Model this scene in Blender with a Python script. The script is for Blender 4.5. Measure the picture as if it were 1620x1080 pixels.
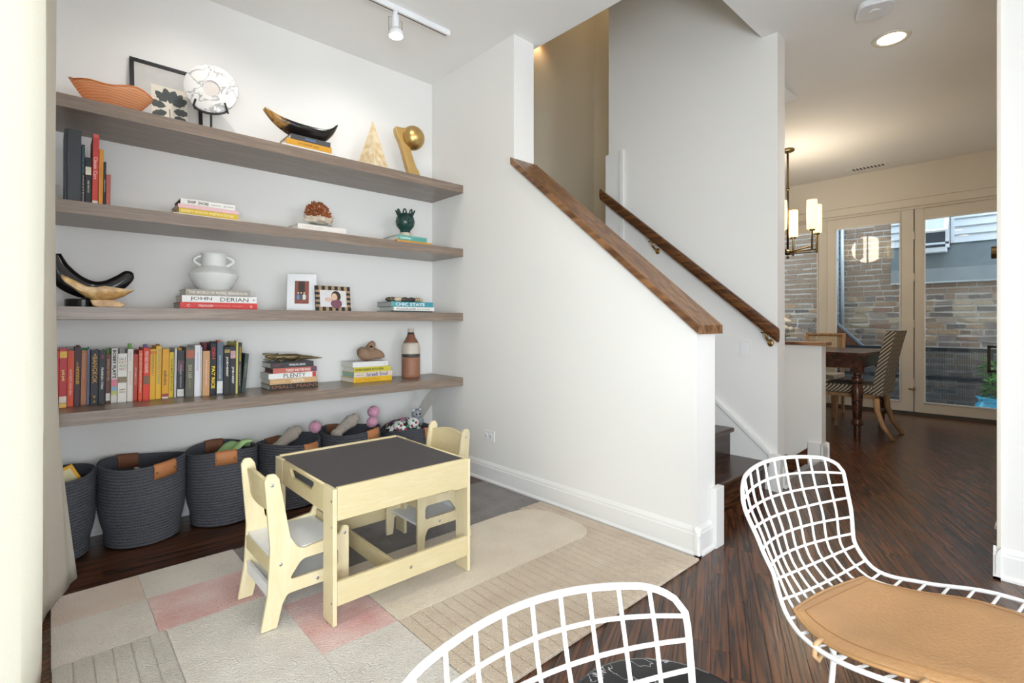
import bpy, bmesh, math, random
from mathutils import Vector, Matrix
random.seed(7)
scene = bpy.context.scene
for o in list(bpy.data.objects):
    bpy.data.objects.remove(o)
PI = math.pi

# ------------------------------------------------------------------ camera
CAM_H = 1.07
FPX = 796.0            # focal length in pixels of a 1620 px wide frame
YAW = math.radians(47.41)
cam_data = bpy.data.cameras.new('camera')
cam = bpy.data.objects.new('camera', cam_data)
scene.collection.objects.link(cam)
cam.location = (0, 0, CAM_H)
cam.rotation_euler = (PI / 2, 0, YAW - PI / 2)
cam_data.sensor_width = 36
cam_data.lens = 36 * FPX / 1620
cam_data.shift_y = -29 / 1620
cam_data.clip_start = 0.02
scene.camera = cam

# ------------------------------------------------------------------ world and light
scene.view_settings.view_transform = 'Standard'
scene.view_settings.look = 'None'
scene.view_settings.gamma = 1
scene.view_settings.use_curve_mapping = False
scene.view_settings.exposure = -0.46
world = bpy.data.worlds.new('sky')
scene.world = world
world.use_nodes = True
bg = world.node_tree.nodes['Background']
bg.inputs[0].default_value = (0.80, 0.90, 1.0, 1)
bg.inputs[1].default_value = 5.8

def area_light(name, loc, rot, sx, sy, power, color):
    l = bpy.data.lights.new(name, 'AREA')
    l.shape = 'RECTANGLE'; l.size = sx; l.size_y = sy
    l.energy = power; l.color = color
    o = bpy.data.objects.new(name, l)
    o.location = loc; o.rotation_euler = rot
    scene.collection.objects.link(o)
    return o
# daylight through the curtained window; bay and rear lights are unseen, added as fill
area_light('daylight_left_window', (-0.40, 1.40, 1.28), (0, -PI / 2, 0), 2.3, 1.3, 26, (0.90, 0.95, 1.0))
bay = area_light('bay_fill_light', (-0.545, -0.725, 1.15), (0, 0, 0), 0.76, 1.9, 185, (0.90, 0.95, 1.0))
bay.rotation_euler = Vector((0.73, 0.68, 0.0)).to_track_quat('-Z', 'Z').to_euler()
for wxc in (0.55, 2.05):
    area_light('rear_fill_light', (wxc, -6.10, 1.30), (PI / 2, 0, 0), 1.3, 2.3, 40, (0.90, 0.95, 1.0))

def point_light(name, loc, power, color, r=0.03):
    l = bpy.data.lights.new(name, 'POINT'); l.energy = power; l.color = color; l.shadow_soft_size = r
    o = bpy.data.objects.new(name, l); o.location = loc
    scene.collection.objects.link(o); return o
def spot_light(name, loc, target, power, color, angle=70, blend=0.6, r=0.03):
    l = bpy.data.lights.new(name, 'SPOT'); l.energy = power; l.color = color
    l.spot_size = math.radians(angle); l.spot_blend = blend; l.shadow_soft_size = r
    o = bpy.data.objects.new(name, l); o.location = loc
    d = Vector(target) - Vector(loc)
    o.rotation_euler = d.to_track_quat('-Z', 'Y').to_euler()
    scene.collection.objects.link(o); return o

# ------------------------------------------------------------------ measuring helpers (photo pixel -> point on a real plane)
SA, CA = math.sin(YAW), math.cos(YAW)
def ray(u, v):
    a = (u - 810) / FPX; b = (511 - v) / FPX
    return (a * SA + CA, -a * CA + SA, b)
def wx(u, Y):
    d = ray(u, 511); return d[0] / d[1] * Y
def wz(u, v, Y):
    d = ray(u, v); return CAM_H + d[2] / d[1] * Y
def wyx(u, X):
    d = ray(u, 511); return d[1] / d[0] * X
def wzx(u, v, X):
    d = ray(u, v); return CAM_H + d[2] / d[0] * X

# ------------------------------------------------------------------ mesh helpers
COL = scene.collection
def lin(c):
    return c / 12.92 if c <= 0.04045 else ((c + 0.055) / 1.055) ** 2.4
def hexc(h):
    h = h.lstrip('#')
    return tuple(lin(int(h[i:i + 2], 16) / 255) for i in (0, 2, 4)) + (1,)

class MB:
    def __init__(s):
        s.v = []; s.f = []
    def add(s, vs, fs):
        n = len(s.v); s.v += [tuple(p) for p in vs]; s.f += [tuple(i + n for i in f) for f in fs]
        return s
    def box(s, x0, x1, y0, y1, z0, z1):
        return s.add([(x0, y0, z0), (x1, y0, z0), (x1, y1, z0), (x0, y1, z0), (x0, y0, z1), (x1, y0, z1), (x1, y1, z1), (x0, y1, z1)],
                     [(0, 3, 2, 1), (4, 5, 6, 7), (0, 1, 5, 4), (1, 2, 6, 5), (2, 3, 7, 6), (3, 0, 4, 7)])
    def prism(s, pts, axis, a0, a1):
        # extrude a closed 2D polygon along an axis; the 2D coordinates are the remaining two axes in order
        n = len(pts)
        def mk(p, a):
            if axis == 'x': return (a, p[0], p[1])
            if axis == 'y': return (p[0], a, p[1])
            return (p[0], p[1], a)
        vs = [mk(p, a0) for p in pts] + [mk(p, a1) for p in pts]
        fs = [tuple(range(n - 1, -1, -1)), tuple(range(n, 2 * n))]
        fs += [(i, (i + 1) % n, n + (i + 1) % n, n + i) for i in range(n)]
        return s.add(vs, fs)
    def tube(s, pts, r, k=8, caps=True, closed=False):
        pts = [Vector(p) for p in pts]; n = len(pts)
        rr = r if isinstance(r, (list, tuple)) else [r] * n
        rings = []; up = None
        for i in range(n):
            if closed: t = pts[(i + 1) % n] - pts[i - 1]
            else: t = pts[min(i + 1, n - 1)] - pts[max(i - 1, 0)]
            if t.length < 1e-9: t = Vector((0, 0, 1))
            t.normalize()
            if up is None:
                up = Vector((0, 0, 1)) if abs(t.z) < .9 else Vector((1, 0, 0))
            a = up - t * up.dot(t)
            if a.length < 1e-6: a = t.orthogonal()
            a.normalize(); up = a; b = t.cross(a)
            rings.append([pts[i] + (a * math.cos(2 * PI * j / k) + b * math.sin(2 * PI * j / k)) * rr[i] for j in range(k)])
        vs = [p for q in rings for p in q]; fs = []
        m = n if closed else n - 1
        for i in range(m):
            i2 = (i + 1) % n
            for j in range(k):
                fs.append((i * k + j, i * k + (j + 1) % k, i2 * k + (j + 1) % k, i2 * k + j))
        if caps and not closed:
            fs.append(tuple(range(k - 1, -1, -1))); fs.append(tuple((n - 1) * k + j for j in range(k)))
        return s.add(vs, fs)
    def lathe(s, prof, c=(0, 0, 0), k=28, sx=1.0, sy=1.0, wob=None):
        n = len(prof); vs = []; fs = []
        for i, (r, z) in enumerate(prof):
            for j in range(k):
                a = 2 * PI * j / k
                w = wob(a, z) if wob else (1, 0)
                vs.append((c[0] + r * sx * math.cos(a) * w[0], c[1] + r * sy * math.sin(a) * w[0], c[2] + z + w[1]))
        for i in range(n - 1):
            for j in range(k):
                fs.append((i * k + j, i * k + (j + 1) % k, (i + 1) * k + (j + 1) % k, (i + 1) * k + j))
        if prof[0][0] > 1e-6: fs.append(tuple(range(k - 1, -1, -1)))
        if prof[-1][0] > 1e-6: fs.append(tuple((n - 1) * k + j for j in range(k)))
        return s.add(vs, fs)
    def ball(s, c, r, k=14, n=9, sc=(1, 1, 1), disp=None):
        vs = []; fs = []
        for i in range(n + 1):
            t = PI * i / n
            for j in range(k):
                a = 2 * PI * j / k
                p = Vector((math.sin(t) * math.cos(a), math.sin(t) * math.sin(a), math.cos(t)))
                rr = r * (1 + (disp(p) if disp else 0))
                vs.append((c[0] + p.x * rr * sc[0], c[1] + p.y * rr * sc[1], c[2] + p.z * rr * sc[2]))
        for i in range(n):
            for j in range(k):
                fs.append((i * k + j, (i + 1) * k + j, (i + 1) * k + (j + 1) % k, i * k + (j + 1) % k))
        return s.add(vs, fs)
    def grid(s, nu, nv, fn):
        vs = [fn(i / (nu - 1), j / (nv - 1)) for i in range(nu) for j in range(nv)]
        fs = [(i * nv + j, (i + 1) * nv + j, (i + 1) * nv + j + 1, i * nv + j + 1) for i in range(nu - 1) for j in range(nv - 1)]
        return s.add(vs, fs)
    def xf(s, m):
        s.v = [tuple(m @ Vector(p)) for p in s.v]; return s
    def build(s, name, mat, parent=None, smooth=False, bevel=0, solid=0, weld=False, subsurf=0, loc=None, rot=None):
        me = bpy.data.meshes.new(name)
        me.from_pydata(s.v, [], s.f)
        bm = bmesh.new(); bm.from_mesh(me)
        bmesh.ops.remove_doubles(bm, verts=bm.verts, dist=1e-6)
        bmesh.ops.recalc_face_normals(bm, faces=bm.faces)
        if bevel:
            es = [e for e in bm.edges if len(e.link_faces) == 2 and e.calc_face_angle(0) > 0.5]
            bmesh.ops.bevel(bm, geom=es, offset=bevel, segments=2, profile=0.6, affect='EDGES')
        bm.to_mesh(me); bm.free()
        if smooth:
            for p in me.polygons: p.use_smooth = True
        o = bpy.data.objects.new(name, me)
        COL.objects.link(o)
        if mat: me.materials.append(mat)
        if parent: o.parent = parent
        if loc: o.location = loc
        if rot: o.rotation_euler = rot
        if solid:
            md = o.modifiers.new('thickness', 'SOLIDIFY'); md.thickness = solid; md.offset = 0
        if subsurf:
            md = o.modifiers.new('smooth', 'SUBSURF'); md.levels = subsurf; md.render_levels = subsurf
        return o

def autosmooth(o, ang=40):
    me = o.data
    bm = bmesh.new(); bm.from_mesh(me)
    for f in bm.faces: f.smooth = True
    for e in bm.edges:
        e.smooth = not (len(e.link_faces) == 2 and e.calc_face_angle(0) > math.radians(ang))
    bm.to_mesh(me); bm.free()
    return o

def tag(o, label, cat, group=None):
    o['label'] = label; o['category'] = cat
    if group: o['group'] = group
    return o
def thing(name, label, cat, loc=(0, 0, 0), rz=0, group=None):
    o = bpy.data.objects.new(name, None); o.empty_display_size = .05
    COL.objects.link(o); o.location = loc; o.rotation_euler = (0, 0, rz)
    return tag(o, label, cat, group)
def struct(o, label=None, cat=None):
    o['kind'] = 'structure'
    if label: o['label'] = label
    if cat: o['category'] = cat
    return o
def sroot(name, label, cat):
    o = bpy.data.objects.new(name, None); COL.objects.link(o); return struct(o, label, cat)

def round_poly(pts, r, seg=5):
    # pts: list of (x, y) or (x, y, radius)
    out = []; n = len(pts)
    for i in range(n):
        p = Vector(pts[i][:2]); a = Vector(pts[i - 1][:2]); b = Vector(pts[(i + 1) % n][:2])
        rad = pts[i][2] if len(pts[i]) > 2 else r
        if rad <= 0: out.append(tuple(p)); continue
        da = (a - p); db = (b - p); la, lb = da.length, db.length
        da.normalize(); db.normalize()
        ang = da.angle(db, PI)
        t = min(rad / math.tan(ang / 2) if ang > 1e-3 else 0, la * .49, lb * .49)
        p0 = p + da * t; p1 = p + db * t
        for k in range(seg + 1):
            s = k / seg
            q = p0 * (1 - s) ** 2 + p * 2 * s * (1 - s) + p1 * s * s
            out.append((q.x, q.y))
    return out

def plate(name, outlines, thick, mat, parent, mtx, bevel=0.0015):
    # flat board with holes: outlines in local XY, thickness along local Z, moved by mtx
    cu = bpy.data.curves.new(name, 'CURVE'); cu.dimensions = '2D'; cu.fill_mode = 'BOTH'
    cu.extrude = thick / 2 - bevel; cu.bevel_depth = bevel; cu.bevel_resolution = 1
    cu.offset = -bevel
    for pts in outlines:
        sp = cu.splines.new('POLY'); sp.points.add(len(pts) - 1)
        for q, p in zip(sp.points, pts): q.co = (p[0], p[1], 0, 1)
        sp.use_cyclic_u = True
    tmp = bpy.data.objects.new('tmp', cu); COL.objects.link(tmp)
    dg = bpy.context.evaluated_depsgraph_get()
    me = bpy.data.meshes.new_from_object(tmp.evaluated_get(dg))
    bpy.data.objects.remove(tmp); bpy.data.curves.remove(cu)
    me.name = name; me.transform(mtx); me.materials.clear(); me.materials.append(mat)
    bm = bmesh.new(); bm.from_mesh(me)
    bmesh.ops.remove_doubles(bm, verts=bm.verts, dist=1e-5)
    bmesh.ops.recalc_face_normals(bm, faces=bm.faces)
    bm.to_mesh(me); bm.free()
    o = bpy.data.objects.new(name, me); COL.objects.link(o); o.parent = parent
    return o
def axes(o, x, y):
    x = Vector(x); y = Vector(y); z = x.cross(y)
    return Matrix(((x.x, y.x, z.x, o[0]), (x.y, y.y, z.y, o[1]), (x.z, y.z, z.z, o[2]), (0, 0, 0, 1)))

def lettering(text, parent, center, L, Hh, xdir, ydir, mat, bold=0.0, keep=False, name='lettering'):
    cu = bpy.data.curves.new('t', 'FONT'); cu.body = text; cu.size = 1; cu.resolution_u = 2
    cu.offset = bold
    tmp = bpy.data.objects.new('tmp', cu); COL.objects.link(tmp)
    dg = bpy.context.evaluated_depsgraph_get()
    me = bpy.data.meshes.new_from_object(tmp.evaluated_get(dg))
    bpy.data.objects.remove(tmp); bpy.data.curves.remove(cu)
    if not me.vertices: return None
    xs = [v.co.x for v in me.vertices]; ys = [v.co.y for v in me.vertices]
    w = max(xs) - min(xs); h = max(ys) - min(ys)
    sx, sy = L / w, Hh / h
    if keep: sx = sy = min(sx, sy)
    m = axes(center, xdir, ydir) @ Matrix.Diagonal((sx, sy, 1, 1)) @ Matrix.Translation((-(min(xs) + w / 2), -(min(ys) + h / 2), 0))
    me.transform(m); me.materials.clear(); me.materials.append(mat); me.name = name
    o = bpy.data.objects.new(name, me); COL.objects.link(o); o.parent = parent
    return o

# ------------------------------------------------------------------ materials
def nmat(name):
    m = bpy.data.materials.new(name); m.use_nodes = True
    nt = m.node_tree; b = nt.nodes['Principled BSDF']
    return m, nt, b
def node(nt, t, **kw):
    n = nt.nodes.new(t)
    for k, v in kw.items(): setattr(n, k, v)
    return n
_mc = {}
def M(col, rough=.5, metal=0, var=.06, scale=30, bump=0.0, bscale=120, spec=.5, sheen=0, name=None):
    """plain procedural paint, paper, cloth or plastic: colour with slight noise, optional fine bump"""
    key = (col, rough, metal, var, scale, bump, bscale, spec, sheen)
    if key in _mc: return _mc[key]
    m, nt, b = nmat(name or 'surface_' + col.strip('#'))
    c = hexc(col)
    tc = node(nt, 'ShaderNodeTexCoord')
    nz = node(nt, 'ShaderNodeTexNoise'); nz.inputs['Scale'].default_value = scale; nz.inputs['Detail'].default_value = 3
    nt.links.new(tc.outputs['Object'], nz.inputs['Vector'])
    mx = node(nt, 'ShaderNodeMix', data_type='RGBA')
    mx.inputs[6].default_value = tuple(x * (1 - var) for x in c[:3]) + (1,)
    mx.inputs[7].default_value = tuple(min(1, x * (1 + var)) for x in c[:3]) + (1,)
    nt.links.new(nz.outputs['Fac'], mx.inputs[0]); nt.links.new(mx.outputs[2], b.inputs['Base Color'])
    b.inputs['Roughness'].default_value = rough; b.inputs['Metallic'].default_value = metal
    b.inputs['Specular IOR Level'].default_value = spec
    if sheen:
        b.inputs['Sheen Weight'].default_value = sheen
    if bump:
        n2 = node(nt, 'ShaderNodeTexNoise'); n2.inputs['Scale'].default_value = bscale; n2.inputs['Detail'].default_value = 4
        nt.links.new(tc.outputs['Object'], n2.inputs['Vector'])
        bp = node(nt, 'ShaderNodeBump'); bp.inputs['Strength'].default_value = bump; bp.inputs['Distance'].default_value = .01
        nt.links.new(n2.outputs['Fac'], bp.inputs['Height']); nt.links.new(bp.outputs['Normal'], b.inputs['Normal'])
    _mc[key] = m
    return m

def wood(name, dark, light, scale=(2, 30, 30), rough=.4, rot=0, dist=3.0, rings=1.0, rnd=True, contrast=(.3, .7), spec=.5, coords='Object', bump=.05):
    m, nt, b = nmat(name)
    tc = node(nt, 'ShaderNodeTexCoord')
    mp = node(nt, 'ShaderNodeMapping'); mp.inputs['Rotation'].default_value = (0, 0, rot)
    mp0 = node(nt, 'ShaderNodeMapping'); mp0.inputs['Scale'].default_value = scale
    nt.links.new(tc.outputs[coords], mp.inputs['Vector'])
    nt.links.new(mp.outputs['Vector'], mp0.inputs['Vector'])
    vec = mp0.outputs['Vector']
    oi = node(nt, 'ShaderNodeObjectInfo')
    if rnd:
        ad = node(nt, 'ShaderNodeVectorMath', operation='ADD')
        ml = node(nt, 'ShaderNodeMath', operation='MULTIPLY'); ml.inputs[1].default_value = 57.0
        nt.links.new(oi.outputs['Random'], ml.inputs[0])
        nt.links.new(vec, ad.inputs[0]); nt.links.new(ml.outputs[0], ad.inputs[1]); vec = ad.outputs[0]
    n1 = node(nt, 'ShaderNodeTexNoise'); n1.inputs['Scale'].default_value = rings; n1.inputs['Detail'].default_value = 2
    n1.inputs['Distortion'].default_value = .4
    nt.links.new(vec, n1.inputs['Vector'])
    mu = node(nt, 'ShaderNodeMath', operation='MULTIPLY'); mu.inputs[1].default_value = dist * 9
    nt.links.new(n1.outputs['Fac'], mu.inputs[0])
    sn = node(nt, 'ShaderNodeMath', operation='SINE'); nt.links.new(mu.outputs[0], sn.inputs[0])
    n2 = node(nt, 'ShaderNodeTexNoise'); n2.inputs['Scale'].default_value = 5; n2.inputs['Detail'].default_value = 6
    nt.links.new(vec, n2.inputs['Vector'])
    ma = node(nt, 'ShaderNodeMath', operation='MULTIPLY_ADD'); ma.inputs[1].default_value = .28; 
    nt.links.new(sn.outputs[0], ma.inputs[0]); nt.links.new(n2.outputs['Fac'], ma.inputs[2])
    rp = node(nt, 'ShaderNodeValToRGB')
    rp.color_ramp.elements[0].position = contrast[0]; rp.color_ramp.elements[0].color = hexc(dark)
    rp.color_ramp.elements[1].position = contrast[1]; rp.color_ramp.elements[1].color = hexc(light)
    nt.links.new(ma.outputs[0], rp.inputs[0])
    out = rp.outputs[0]
    if rnd:
        hs = node(nt, 'ShaderNodeHueSaturation')
        mr = node(nt, 'ShaderNodeMapRange'); mr.inputs[3].default_value = .82; mr.inputs[4].default_value = 1.2
        nt.links.new(oi.outputs['Random'], mr.inputs[0]); nt.links.new(mr.outputs[0], hs.inputs['Value'])
        nt.links.new(out, hs.inputs['Color']); out = hs.outputs[0]
    nt.links.new(out, b.inputs['Base Color'])
    b.inputs['Roughness'].default_value = rough
    b.inputs['Specular IOR Level'].default_value = spec
    if bump:
        bp = node(nt, 'ShaderNodeBump'); bp.inputs['Strength'].default_value = bump; bp.inputs['Distance'].default_value = .004
        nt.links.new(ma.outputs[0], bp.inputs['Height']); nt.links.new(bp.outputs['Normal'], b.inputs['Normal'])
    return m

def emis(name, col, strength):
    m, nt, b = nmat(name)
    b.inputs['Base Color'].default_value = hexc(col)
    b.inputs['Emission Color'].default_value = hexc(col); b.inputs['Emission Strength'].default_value = strength
    return m
def glassmat(name, tint='#ffffff', refl=.08, rough=.02):
    m = bpy.data.materials.new(name); m.use_nodes = True; nt = m.node_tree; nt.nodes.clear()
    out = node(nt, 'ShaderNodeOutputMaterial'); mx = node(nt, 'ShaderNodeMixShader')
    t = node(nt, 'ShaderNodeBsdfTransparent'); t.inputs[0].default_value = hexc(tint)
    g = node(nt, 'ShaderNodeBsdfGlossy'); g.inputs['Roughness'].default_value = rough
    fr = node(nt, 'ShaderNodeLayerWeight'); fr.inputs[0].default_value = .25
    mr = node(nt, 'ShaderNodeMapRange'); mr.inputs[3].default_value = refl; mr.inputs[4].default_value = .45
    nt.links.new(fr.outputs['Fresnel'], mr.inputs[0]); nt.links.new(mr.outputs[0], mx.inputs[0])
    nt.links.new(t.outputs[0], mx.inputs[1]); nt.links.new(g.outputs[0], mx.inputs[2]); nt.links.new(mx.outputs[0], out.inputs[0])
    return m
def clothmat(name, col, trans=.35, rough=.9):
    m = bpy.data.materials.new(name); m.use_nodes = True; nt = m.node_tree; nt.nodes.clear()
    out = node(nt, 'ShaderNodeOutputMaterial'); mx = node(nt, 'ShaderNodeMixShader'); mx.inputs[0].default_value = trans
    tc = node(nt, 'ShaderNodeTexCoord')
    mp = node(nt, 'ShaderNodeMapping'); mp.inputs['Scale'].default_value = (150, 150, 500); nt.links.new(tc.outputs['Object'], mp.inputs[0])
    nz = node(nt, 'ShaderNodeTexNoise'); nz.inputs['Scale'].default_value = 1; nt.links.new(mp.outputs[0], nz.inputs['Vector'])
    rp = node(nt, 'ShaderNodeMix', data_type='RGBA'); c = hexc(col)
    rp.inputs[6].default_value = tuple(x * .9 for x in c[:3]) + (1,); rp.inputs[7].default_value = tuple(min(1, x * 1.06) for x in c[:3]) + (1,)
    nt.links.new(nz.outputs['Fac'], rp.inputs[0])
    d = node(nt, 'ShaderNodeBsdfDiffuse'); t = node(nt, 'ShaderNodeBsdfTranslucent')
    nt.links.new(rp.outputs[2], d.inputs[0]); nt.links.new(rp.outputs[2], t.inputs[0])
    nt.links.new(d.outputs[0], mx.inputs[1]); nt.links.new(t.outputs[0], mx.inputs[2]); nt.links.new(mx.outputs[0], out.inputs[0])
    return m

m_wall = M('#f1eeea', .75, 0, .01, 3, .03, 400, .25, name='wall_paint')
m_warm = M('#e4d9c4', .75, 0, .01, 3, .03, 400, .25, name='cream_wall_paint')
m_ceil = M('#f5f3f0', .85, 0, .01, 2, .02, 300, .2, name='ceiling_paint')
m_trim = M('#f1efec', .35, 0, .01, 5, 0, 100, .5, name='white_trim_paint')
m_dtrim = M('#e2dacd', .4, 0, .01, 5, 0, 100, .5, name='cream_door_paint')
m_floor = wood('dark_oak_floor', '#28140a', '#6a3d20', (1.1, 22, 10), .27, -math.radians(25.5), 4.2, 1.0, True, (.15, .85), .5, 'Object', .12)
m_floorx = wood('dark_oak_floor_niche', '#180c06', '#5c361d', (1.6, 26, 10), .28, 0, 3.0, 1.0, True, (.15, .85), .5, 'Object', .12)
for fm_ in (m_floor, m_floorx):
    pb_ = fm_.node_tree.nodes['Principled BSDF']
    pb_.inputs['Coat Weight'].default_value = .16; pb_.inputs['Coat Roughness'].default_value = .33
m_stair = wood('dark_oak_stair', '#1a0d07', '#5a341c', (2, 22, 22), .25, 0, 2.6, 1.0, True, (.15, .85))
m_rail = wood('walnut_rail', '#3b1f0e', '#7d4f2b', (26, 1.5, 26), .28, 0, 2.2, 1.0, True, (.1, .9))
m_cap = wood('oak_cap', '#5b3820', '#a5774f', (26, 1.5, 10), .35, 0, 2.2, 1.0, True, (.1, .9))
m_shelf = wood('taupe_shelf_oak', '#79695d', '#998677', (3, 60, 60), .3, 0, 1.2, 1.0, False, (.1, .95), .5, 'Object', .03)
m_maple = wood('pale_maple', '#dac9a0', '#e6dabb', (20, 20, 4), .4, 0, 1.0, 1.0, True, (.0, 1.0), .4, 'Object', 0)
m_mapleh = wood('pale_maple_boards', '#d8c597', '#e3d5b0', (4, 20, 25), .4, 0, 1.0, 1.0, False, (.0, 1.0), .4, 'Object', 0)
m_white = M('#f0f0f2', .4, 0, .01, 5, name='white_panel')
m_black = M('#17171a', .4, 0, .1, 40, name='black_paint')
m_brass = M('#b08d57', .3, 1, .15, 60, name='brass')
m_bronze = M('#6f5f42', .35, 1, .2, 60, name='antique_brass')
m_steel = M('#b9b9bb', .3, 1, .05, 60, name='steel')
m_paper = M('#e9e6df', .9, 0, .06, 200, 0, 100, .2, name='page_paper')
m_glass = glassmat('window_glass', '#f6fafb', .02)
# ================================================================== STRUCTURE
H = 2.925
XW0, XW1 = 2.195, 2.375       # half wall beside the stair
YB = 3.31                     # wall behind the shelves
X2a, X2b, Y2 = 3.415, 3.54, 1.215   # wall with the handrail
X3a, X3b, Y3 = 4.42, 4.52, 1.25     # low wall before the dining room
YE = 3.47                     # back of the stairwell
XD = 7.42                     # wall with the glass doors

# ---- floor of narrow oak strips
floor = sroot('floor', 'dark stained narrow strip oak floor', 'floor')
sub = MB()
REG = [(-.92, -.36, -1.1, .95), (-0.36, XD + .1, -6.0, Y3), (XW1, X2a, Y3, 1.3), (X3a, XD + .1, Y3, 4.6), (-0.36, XW1, Y3, YB)]
for (x0, x1, y0, y1) in REG: sub.box(x0, x1, y0, y1, -.05, -.006)
sub.build('subfloor', M('#160c07', .8), floor)
def clip(poly, nx, ny, d):
    out = []
    for i in range(len(poly)):
        a, b = poly[i - 1], poly[i]
        da = a[0] * nx + a[1] * ny - d; db = b[0] * nx + b[1] * ny - d
        if (da <= 0) != (db <= 0):
            t = da / (da - db); out.append((a[0] + (b[0] - a[0]) * t, a[1] + (b[1] - a[1]) * t))
        if db <= 0: out.append(b)
    return out
def clip_rect(poly, r):
    for nx, ny, d in ((-1, 0, -r[0]), (1, 0, r[1]), (0, -1, -r[2]), (0, 1, r[3])):
        poly = clip(poly, nx, ny, d)
        if len(poly) < 3: return []
    return poly
def proj(x, y, z=0.0):
    dz = x * CA + y * SA; dr = x * SA - y * CA
    return (810 + FPX * dr / dz, 511 - FPX * (z - CAM_H) / dz, dz) if dz > .2 else (-9999, 0, dz)
planks = []
rnd = random.Random(11)
def lay(ang, w, rects, mt):
    c, s = math.cos(ang), math.sin(ang)
    cs = [(x * c + y * s, -x * s + y * c) for r in rects for x in r[:2] for y in r[2:]]
    p0, p1 = min(a for a, b in cs), max(a for a, b in cs); q0, q1 = min(b for a, b in cs), max(b for a, b in cs)
    q = q0
    while q < q1:
        p = p0 - rnd.random() * .9
        while p < p1:
            L = rnd.uniform(.55, 1.35)
            g = .0007
            loc = [(p + g, q + g), (p + L - g, q + g), (p + L - g, q + w - g), (p + g, q + w - g)]
            poly = [(a * c - b * s, a * s + b * c) for a, b in loc]
            for r in rects:
                cp = clip_rect(poly, r)
                if len(cp) > 2: planks.append((cp, mt))
            p += L
        q += w
lay(math.radians(25.5), .057, [(-.92, -.36, -1.1, .95), (-0.36, XD + .1, -6.0, 1.2), (X3a, XD + .1, 1.2, 4.6), (XW1, X2a, 1.2, 1.3), (X2b, X3a, 1.2, Y3), (-0.36, XW1, 1.2, 2.45)], m_floor)
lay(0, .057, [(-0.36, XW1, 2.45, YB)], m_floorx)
def plank_score(cp):
    cx = sum(p[0] for p in cp) / len(cp); cy = sum(p[1] for p in cp) / len(cp)
    if cx < 2.1 and 1.12 < cy < 2.6: return 0
    if X2a < cx < X3a and cy > 1.25: return 0
    if cx > 4.5 and cy > 2.1: return 0
    if cx < 2.94 and cy < -.1: return 0
    if cy < .1: return 0
    if cx < 2.2 and cy > 2.9: return 0
    u, v, d = proj(cx, cy)
    if not (-60 < u < 1680 and v < 1140): return 0
    ar = abs(sum(cp[i - 1][0] * cp[i][1] - cp[i][0] * cp[i - 1][1] for i in range(len(cp)))) / 2
    return ar / d ** 3
planks.sort(key=lambda t: -plank_score(t[0]))
rest = {}
for i, (cp, mt) in enumerate(planks):
    if i < 295 and plank_score(cp) > 0:
        MB().prism(cp, 'z', -.012, rnd.uniform(-.0004, 0)).build('plank', mt, floor)
    else:
        rest.setdefault(mt.name, (MB(), mt))[0].prism(cp, 'z', -.012, 0)
for mb, mt in rest.values():
    o = mb.build('plank_field', mt, floor); o['kind'] = 'stuff'

# ---- walls
def wallbox(name, b, mat, label, parent=None):
    o = MB()
    for q in (b if isinstance(b[0], (tuple, list)) else [b]): o.box(*q)
    o = o.build(name, mat, parent)
    return struct(o, label, 'wall')
wallbox('wall_back', (-.36, XW1, YB, YB + .12, 0, H), m_wall, 'off-white wall behind the floating shelves')
# left wall: tall window behind the curtain, bay added out of view for light
wallbox('wall_left', [(-.36, -.24, -6.0, -1.0, 0, H), (-.36, -.24, .85, .9, 0, H), (-.36, -.24, .9, 2.1, 2.45, H), (-.36, -.24, .9, 2.1, 0, .12), (-.36, -.24, 2.1, YB, 0, H)], m_wall, 'off-white wall behind the cream curtain')
bayw = MB().box(-.92, -.8, -.45, .5, 0, H).prism([(-.8, .45), (-.24, .85), (-.24, .95), (-.9, .55)], 'z', 0, H)
for z_, w_ in ((0, .18), (2.12, H)): bayw.prism([(-.8, -.4), (-.9, -.45), (-.34, -1.05), (-.24, -1.0)], 'z', z_, w_)
struct(bayw.build('wall_bay_added', m_wall), 'unseen off-white bay wall added beside the camera for light', 'wall')
w2 = sroot('window_bay_added', 'unseen bay window added beside the camera for light', 'window')
bf = MB()
for (p_, q_) in (((-.8, -.4), (-.765, -.4375)), ((-.275, -.9625), (-.24, -1.0)), ((-.5375, -.681), (-.5025, -.719))):
    bf.prism([p_, q_, (q_[0] - .04, q_[1] - .036), (p_[0] - .04, p_[1] - .036)], 'z', .18, 2.12)
bf.build('window_frame', m_trim, w2)
MB().prism([(-.81, -.41), (-.25, -1.01), (-.254, -1.014), (-.814, -.414)], 'z', .18, 2.12).build('pane', m_glass, w2)
w1 = sroot('window_1', 'tall window behind the cream curtain', 'window')
fm = MB()
for y in (.9, 1.48, 2.06): fm.box(-.33, -.27, y, y + .04, .12, 2.45)
for z in (.12, 2.41): fm.box(-.33, -.27, .9, 2.1, z, z + .04)
fm.build('window_frame', m_trim, w1)
for y in (.94, 1.52): MB().box(-.304, -.296, y, y + .54, .16, 2.41).build('pane', m_glass, w1)
# unseen wall behind the camera; its two window openings are added for light
wallbox('wall_rear', [(-.36, -.1, -6.12, -6.0, 0, H), (1.2, 1.4, -6.12, -6.0, 0, H), (2.7, 3.06, -6.12, -6.0, 0, H)] +
        [(x_, x_ + 1.3, -6.12, -6.0, z_, w_) for x_ in (-.1, 1.4) for z_, w_ in ((0, .15), (2.45, H))], m_wall, 'off-white wall behind the camera with window openings added for light')
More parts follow.
